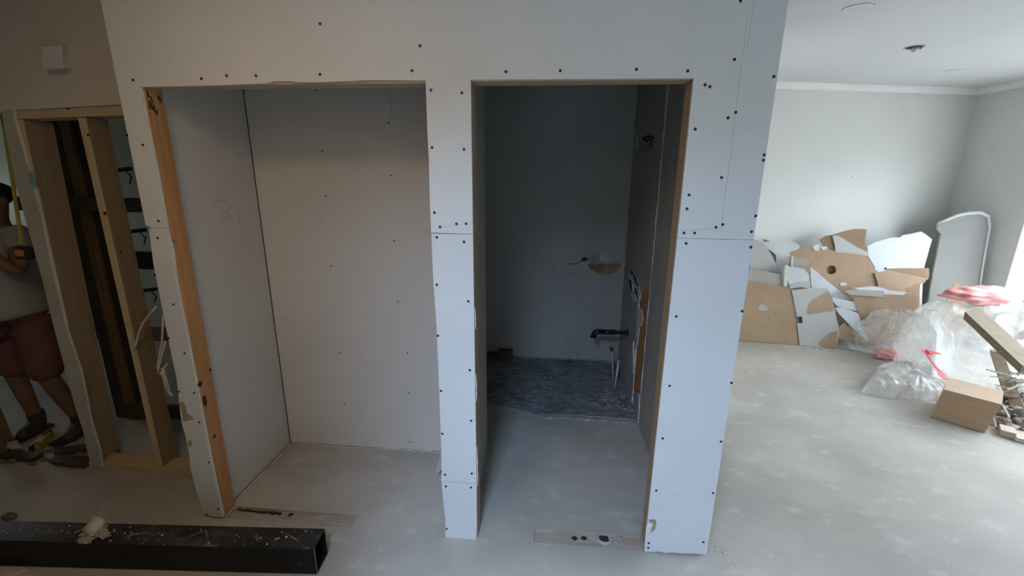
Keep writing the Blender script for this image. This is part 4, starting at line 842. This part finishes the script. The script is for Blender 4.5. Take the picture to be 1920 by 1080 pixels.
for k, (a_, c_, r, lab, m) in enumerate([((1866, 753, 1.30, .16), (1892, 783, 1.24, .02), .006, 'curved pale strip running from the box corner to the offcut', cablew), ((1861, 775, 1.27, .11), (1865, 806, 1.24, .004), .006, 'thin pale stick standing against the box side', cablew), ((1862, 790, 1.3, .03), (1876, 784, 1.32, .03), .006, 'short pale stick lying behind the square offcut', blondt), ((1885, 719, 1.6, .26), (1906, 713, 1.55, .28), .005, 'thin pale strip across the timbers above the box', cablew), ((1850, 800, 1.27, .02), (1862, 806, 1.25, .01), .006, 'tiny brown stick at the foot of the box', oldtim)]):
    p, q = P(a_[0], a_[1], 'y', a_[2] + .12), P(c_[0], c_[1], 'y', c_[2] + .12)
    for v in (p, q): v.z = max(v.z, .008)
    b = MB(); md = (p + q) / 2 + Vector((0, 0, .03 if k == 0 else .004)); b.tube([p, md, q], r, 6); o = b.build('thin_stick', m); tag(o, lab, 'stick')
b = MB()
for k in range(60):
    p = P(rnd.uniform(1868, 1935), rnd.uniform(735, 800), 'z', .03); p.z = rnd.uniform(.005, .10) ; s = rnd.uniform(.012, .035); b.blob(p, (s * 1.5, s, s * .8), k, .6, 1)
o = b.build('demolition_rubble', rubm); tag(o, 'dark rubble and splinters behind the box at the right edge', 'rubble', kind='stuff')
b = MB()
for k in range(34):
    p = P(rnd.uniform(1868, 1930), rnd.uniform(695, 735), 'y', rnd.uniform(1.55, 1.7)); a_ = rnd.uniform(0, 3.14); d = Vector((math.cos(a_), math.sin(a_) * .4, rnd.uniform(-.3, .3))) * rnd.uniform(.03, .10); b.tube([p - d, p + d], rnd.uniform(.003, .007), 4)
o = b.build('splinter_tangle', mats := mat('grey_straw', (.30, .28, .22), (.44, .41, .33), (20, 20, 20), .9)); tag(o, 'tangle of grey splinters and strips under the long beam', 'splinters', kind='stuff')
# white crumbs by the right panel foot
b = MB()
for k in range(16):
    p = P(1340 + rnd.uniform(0, 24), 1022 + rnd.uniform(0, 18), 'z', .002); s = rnd.uniform(.002, .006); b.blob(p, (s * 1.5, s, s * .6), k, .6, 1)
o = b.build('plaster_crumbs', crumb); tag(o, 'white plaster crumbs at the foot of the right panel', 'crumbs', kind='stuff')

# ================================================================== PERSON
PY = .62
def skinmesh(name, pts, edges, radii, m, parent, sub=2):
    me = bpy.data.meshes.new(name); me.from_pydata([tuple(p) for p in pts], edges, []); me.materials.append(m)
    o = bpy.data.objects.new(name, me); COL.objects.link(o)
    sk = o.modifiers.new('skin', 'SKIN'); sk.use_smooth_shade = True
    ld = me.skin_vertices[0].data
    for i, r in enumerate(radii): ld[i].radius = r if isinstance(r, tuple) else (r, r)
    ld[0].use_root = True
    s = o.modifiers.new('sub', 'SUBSURF'); s.levels = sub; s.render_levels = sub
    par(o, parent); return o
per = thing('person', (-3.40, PY, 0), 'person in grey t-shirt and maroon shorts holding up a tape measure behind the stud wall', 'person')
px_ = -3.385
J = dict(pel=(px_, PY, .90), sp=(px_ + .005, PY, 1.08), ch=(px_, PY, 1.28), nk=(px_ + .02, PY, 1.44), hd0=(px_ + .045, PY - .01, 1.50), hd1=(px_ + .05, PY - .02, 1.58), hd2=(px_ + .045, PY - .01, 1.655),
         hpR=(px_ - .09, PY, .86), knR=(px_ - .12, PY - .03, .49), anR=(px_ - .13, PY + .03, .09), hpL=(px_ + .09, PY, .86), knL=(px_ + .10, PY - .03, .50), clL=(px_ + .125, PY + .0, .35), anL=(px_ + .175, PY + .05, .09),
         shR=(px_ - .18, PY, 1.38), elR=(px_ - .27, PY - .02, 1.10), wrR=(px_ - .29, PY - .16, .88), shL=(px_ + .16, PY, 1.38), elL=(px_ + .25, PY - .12, 1.16), wrL=(px_ + .19, PY - .22, 1.33))
order = ['pel', 'sp', 'ch', 'nk', 'hd0', 'hd1', 'hd2', 'hpR', 'knR', 'anR', 'hpL', 'knL', 'clL', 'anL', 'shR', 'elR', 'wrR', 'shL', 'elL', 'wrL']
ix = {k: i for i, k in enumerate(order)}
E_ = [(ix[a], ix[b_]) for a, b_ in (('pel', 'sp'), ('sp', 'ch'), ('ch', 'nk'), ('nk', 'hd0'), ('hd0', 'hd1'), ('hd1', 'hd2'), ('pel', 'hpR'), ('hpR', 'knR'), ('knR', 'anR'), ('pel', 'hpL'), ('hpL', 'knL'), ('knL', 'clL'), ('clL', 'anL'), ('ch', 'shR'), ('shR', 'elR'), ('elR', 'wrR'), ('ch', 'shL'), ('shL', 'elL'), ('elL', 'wrL'))]
Rd = dict(pel=(.135, .10), sp=(.13, .095), ch=(.145, .105), nk=.055, hd0=.062, hd1=.085, hd2=.07, hpR=.085, knR=.058, anR=.038, hpL=.085, knL=.058, clL=.056, anL=.038, shR=.06, elR=.042, wrR=.028, shL=.06, elL=.042, wrL=.028)
body = skinmesh('body', [J[k] for k in order], E_, [Rd[k] for k in order], skin, per)
# face details
hc_ = Vector(J['hd1'])
b = MB(); b.blob(hc_ + Vector((.03, -.088, -.005)), (.014, .022, .020), 1, .1, 2); b.build('nose', skin, per, True)
for s_ in (-1, 1):
    b = MB(); b.blob(hc_ + Vector((.03 + s_ * .032, -.074, .022)), (.012, .007, .006), 1, .05, 1); b.build('eye', void, per, True)
    b = MB(); b.blob(hc_ + Vector((s_ * .086, .005, .0)), (.012, .022, .032), 2, .1, 2); b.build('ear', skin, per, True)
b = MB(); b.blob(hc_ + Vector((.03, -.078, -.042)), (.022, .007, .006), 1, .05, 1); b.build('mouth', shortm, per, True)
b = MB(); b.blob(hc_ + Vector((-.002, .018, .045)), (.094, .098, .078), 4, .12, 3, freq=8); b.build('hair', hairm, per, True)
# clothing
o_sh = ['he', 'wa', 'sp', 'ch', 'nk', 'shR', 'slR', 'shL', 'slL']
JS = dict(he=(px_ + .01, PY, .835), wa=(px_, PY, .93), sp=J['sp'], ch=J['ch'], nk=(px_ + .01, PY, 1.405), shR=J['shR'], slR=(px_ - .225, PY - .035, 1.22), shL=J['shL'], slL=(px_ + .21, PY - .06, 1.26))
ii = {k: i for i, k in enumerate(o_sh)}
skinmesh('t_shirt', [JS[k] for k in o_sh], [(ii[a], ii[c_]) for a, c_ in (('he', 'wa'), ('wa', 'sp'), ('sp', 'ch'), ('ch', 'nk'), ('ch', 'shR'), ('shR', 'slR'), ('ch', 'shL'), ('shL', 'slL'))],
         [.205, .182, .165, .17, .07, .078, .072, .078, .072], clothm, per)
skinmesh('shorts', [(px_, PY, .90), (px_ - .095, PY, .78), (px_ - .115, PY - .02, .42), (px_ + .095, PY, .78), (px_ + .105, PY - .02, .40)], [(0, 1), (1, 2), (0, 3), (3, 4)], [(.15, .12), .115, .098, .115, .098], shortm, per)
for s_, an, dx in ((-1, J['anR'], .03), (1, J['anL'], .05)):
    a_ = Vector(an)
    skinmesh('boot', [(a_.x, a_.y, .17), (a_.x, a_.y, .06), (a_.x + dx, a_.y - .10, .045), (a_.x + dx * 1.4, a_.y - .16, .04)], [(0, 1), (1, 2), (2, 3)], [.052, .050, .043, .034], bootm, per)
    b = MB(); b.hexa([Vector(v) for v in ((a_.x - .045, a_.y - .19, .004), (a_.x + .06, a_.y - .20, .004), (a_.x + .048, a_.y + .06, .004), (a_.x - .045, a_.y + .06, .004), (a_.x - .045, a_.y - .19, .024), (a_.x + .06, a_.y - .20, .024), (a_.x + .048, a_.y + .06, .024), (a_.x - .045, a_.y + .06, .024))]); b.build('boot_sole', void, per, bevel=.01)
# hands: palm plus five bent fingers each
def hand(w, fwd, upv, name='hand'):
    w = Vector(w); f = Vector(fwd).normalized(); u = Vector(upv); s_ = f.cross(u).normalized(); u = s_.cross(f)
    pts = [w, w + f * .045, w + f * .085]; ed = [(0, 1), (1, 2)]; rd = [(.026, .018), (.034, .016), (.034, .013)]
    for k, (o_, L) in enumerate(((-.030, .060), (-.010, .075), (.011, .070), (.030, .052))):
        b0 = w + f * .088 + s_ * o_; i = len(pts)
        pts += [b0, b0 + f * L * .4 - u * .004, b0 + f * L * .7 - u * .022, b0 + f * L * .72 - u * .045]; rd += [.0095, .009, .0082, .007]; ed += [(2, i), (i, i + 1), (i + 1, i + 2), (i + 2, i + 3)]
    i = len(pts); b0 = w + f * .03 - s_ * .034
    pts += [b0, b0 + f * .03 - s_ * .02 - u * .012, b0 + f * .052 - s_ * .016 - u * .034]; rd += [.012, .010, .0085]; ed += [(1, i), (i, i + 1), (i + 1, i + 2)]
    return skinmesh(name, pts, ed, rd, skin, per, 1)
wL = Vector(J['wrL']); hand(wL, (-.15, -.3, .8), (.5, -.8, .2)); hand(J['wrR'], (.05, -.2, -.9), (-1, 0, 0))
# tape measure held up
tcp = P(46, 474, 'y', PY - .28)
tm = thing('tape_measure', tcp, 'orange and black tape measure held upright with its yellow blade run out', 'tape measure')
b = MB(); b.box(tcp.x - .04, tcp.x + .04, tcp.y - .022, tcp.y + .022, tcp.z - .036, tcp.z + .036); b.build('tape_case', void, tm, bevel=.012)
b = MB(); b.box(tcp.x - .03, tcp.x + .026, tcp.y - .0245, tcp.y + .0, tcp.z - .018, tcp.z + .022); b.build('case_panel', tapeb, tm, bevel=.006)
b = MB(); t0 = P(42, 458, 'y', PY - .28); t1 = P(4, 205, 'y', PY - .20); n6 = 8
vs = []
for k in range(n6 + 1):
    c_ = t0.lerp(t1, k / n6); vs += [c_ + Vector((-.0135, -.002, 0)), c_ + Vector((0, .002, 0)), c_ + Vector((.0135, -.002, 0)), c_ + Vector((.0135, -.001, 0)), c_ + Vector((0, .003, 0)), c_ + Vector((-.0135, -.001, 0))]
fs = [(6 * k + j, 6 * k + (j + 1) % 6, 6 * k + 6 + (j + 1) % 6, 6 * k + 6 + j) for k in range(n6) for j in range(6)]
b.add(vs, fs); b.build('tape_blade', tapem, tm)
# things at the person's feet
lv = thing('spirit_level', P(85, 835, 'z', .0), 'yellow spirit level lying on the floor at the person\'s boot', 'spirit level')
a_, c_ = P(66, 848, 'z', .004), P(92, 822, 'z', .004)
d = (c_ - a_); d.z = 0; s_ = Vector((-d.y, d.x, 0)).normalized() * .025
b = MB(); b.hexa([a_ - s_, c_ - s_, c_ + s_, a_ + s_] + [v + Vector((0, 0, .05)) for v in (a_ - s_, c_ - s_, c_ + s_, a_ + s_)]); b.build('level_body', yell, lv, bevel=.003)
for t in (.05, .95):
    p = a_.lerp(c_, t) + Vector((0, 0, .025)); b = MB(); b.box(p.x - .008, p.x + .008, p.y - .030, p.y + .030, p.z - .022, p.z + .028); b.build('end_cap', void, lv, bevel=.003)
b = MB(); b.blob(P(26, 838, 'z', .03), (.05, .03, .035), 4, .5, 2); o = b.build('plaster_chunk', crumb); tag(o, 'pale plaster chunk on the floor left of the spirit level', 'plaster chunk')
for k, (a_, c_, lab) in enumerate([((8, 850), (70, 858), 'dark board scrap lying on the floor below the plaster chunk'), ((100, 850), (166, 838), 'dark board scrap lying behind the bottom of the first stud'), ((105, 862), (165, 868), 'black batten scrap at the floor edge beside the first stud')]):
    p, q = P(*a_, 'z', .02), P(*c_, 'z', .02)
    plank('board_scrap', lab, p, q, .07, .03, [dkwoodx, dkwoodx], seed=k, cat='board scrap')
b = MB()
for k in range(34):
    p = P(rnd.uniform(0, 165), rnd.uniform(838, 870), 'z', .008); s = rnd.uniform(.006, .022); b.blob(p, (s * 1.6, s, s * .7), k, .6, 1)
o = b.build('floor_rubble', rubm); tag(o, 'dark rubble on the floor round the person\'s boot', 'rubble', kind='stuff')
pb_ = thing('timber_post', P(8, 835, 'z', 0), 'short dark timber post at the left frame edge behind the rubble', 'post')
p = P(4, 850, 'z', .0); b = MB(); b.hexa([p + Vector(v) for v in ((-.06, 0, .002), (.02, 0, .002), (.02, .07, .002), (-.06, .07, .002), (-.10, 0, .34), (-.02, 0, .34), (-.02, .07, .34), (-.10, .07, .34))]); b.build('post', dkwood, pb_, bevel=.003)
bpy.context.view_layer.update()
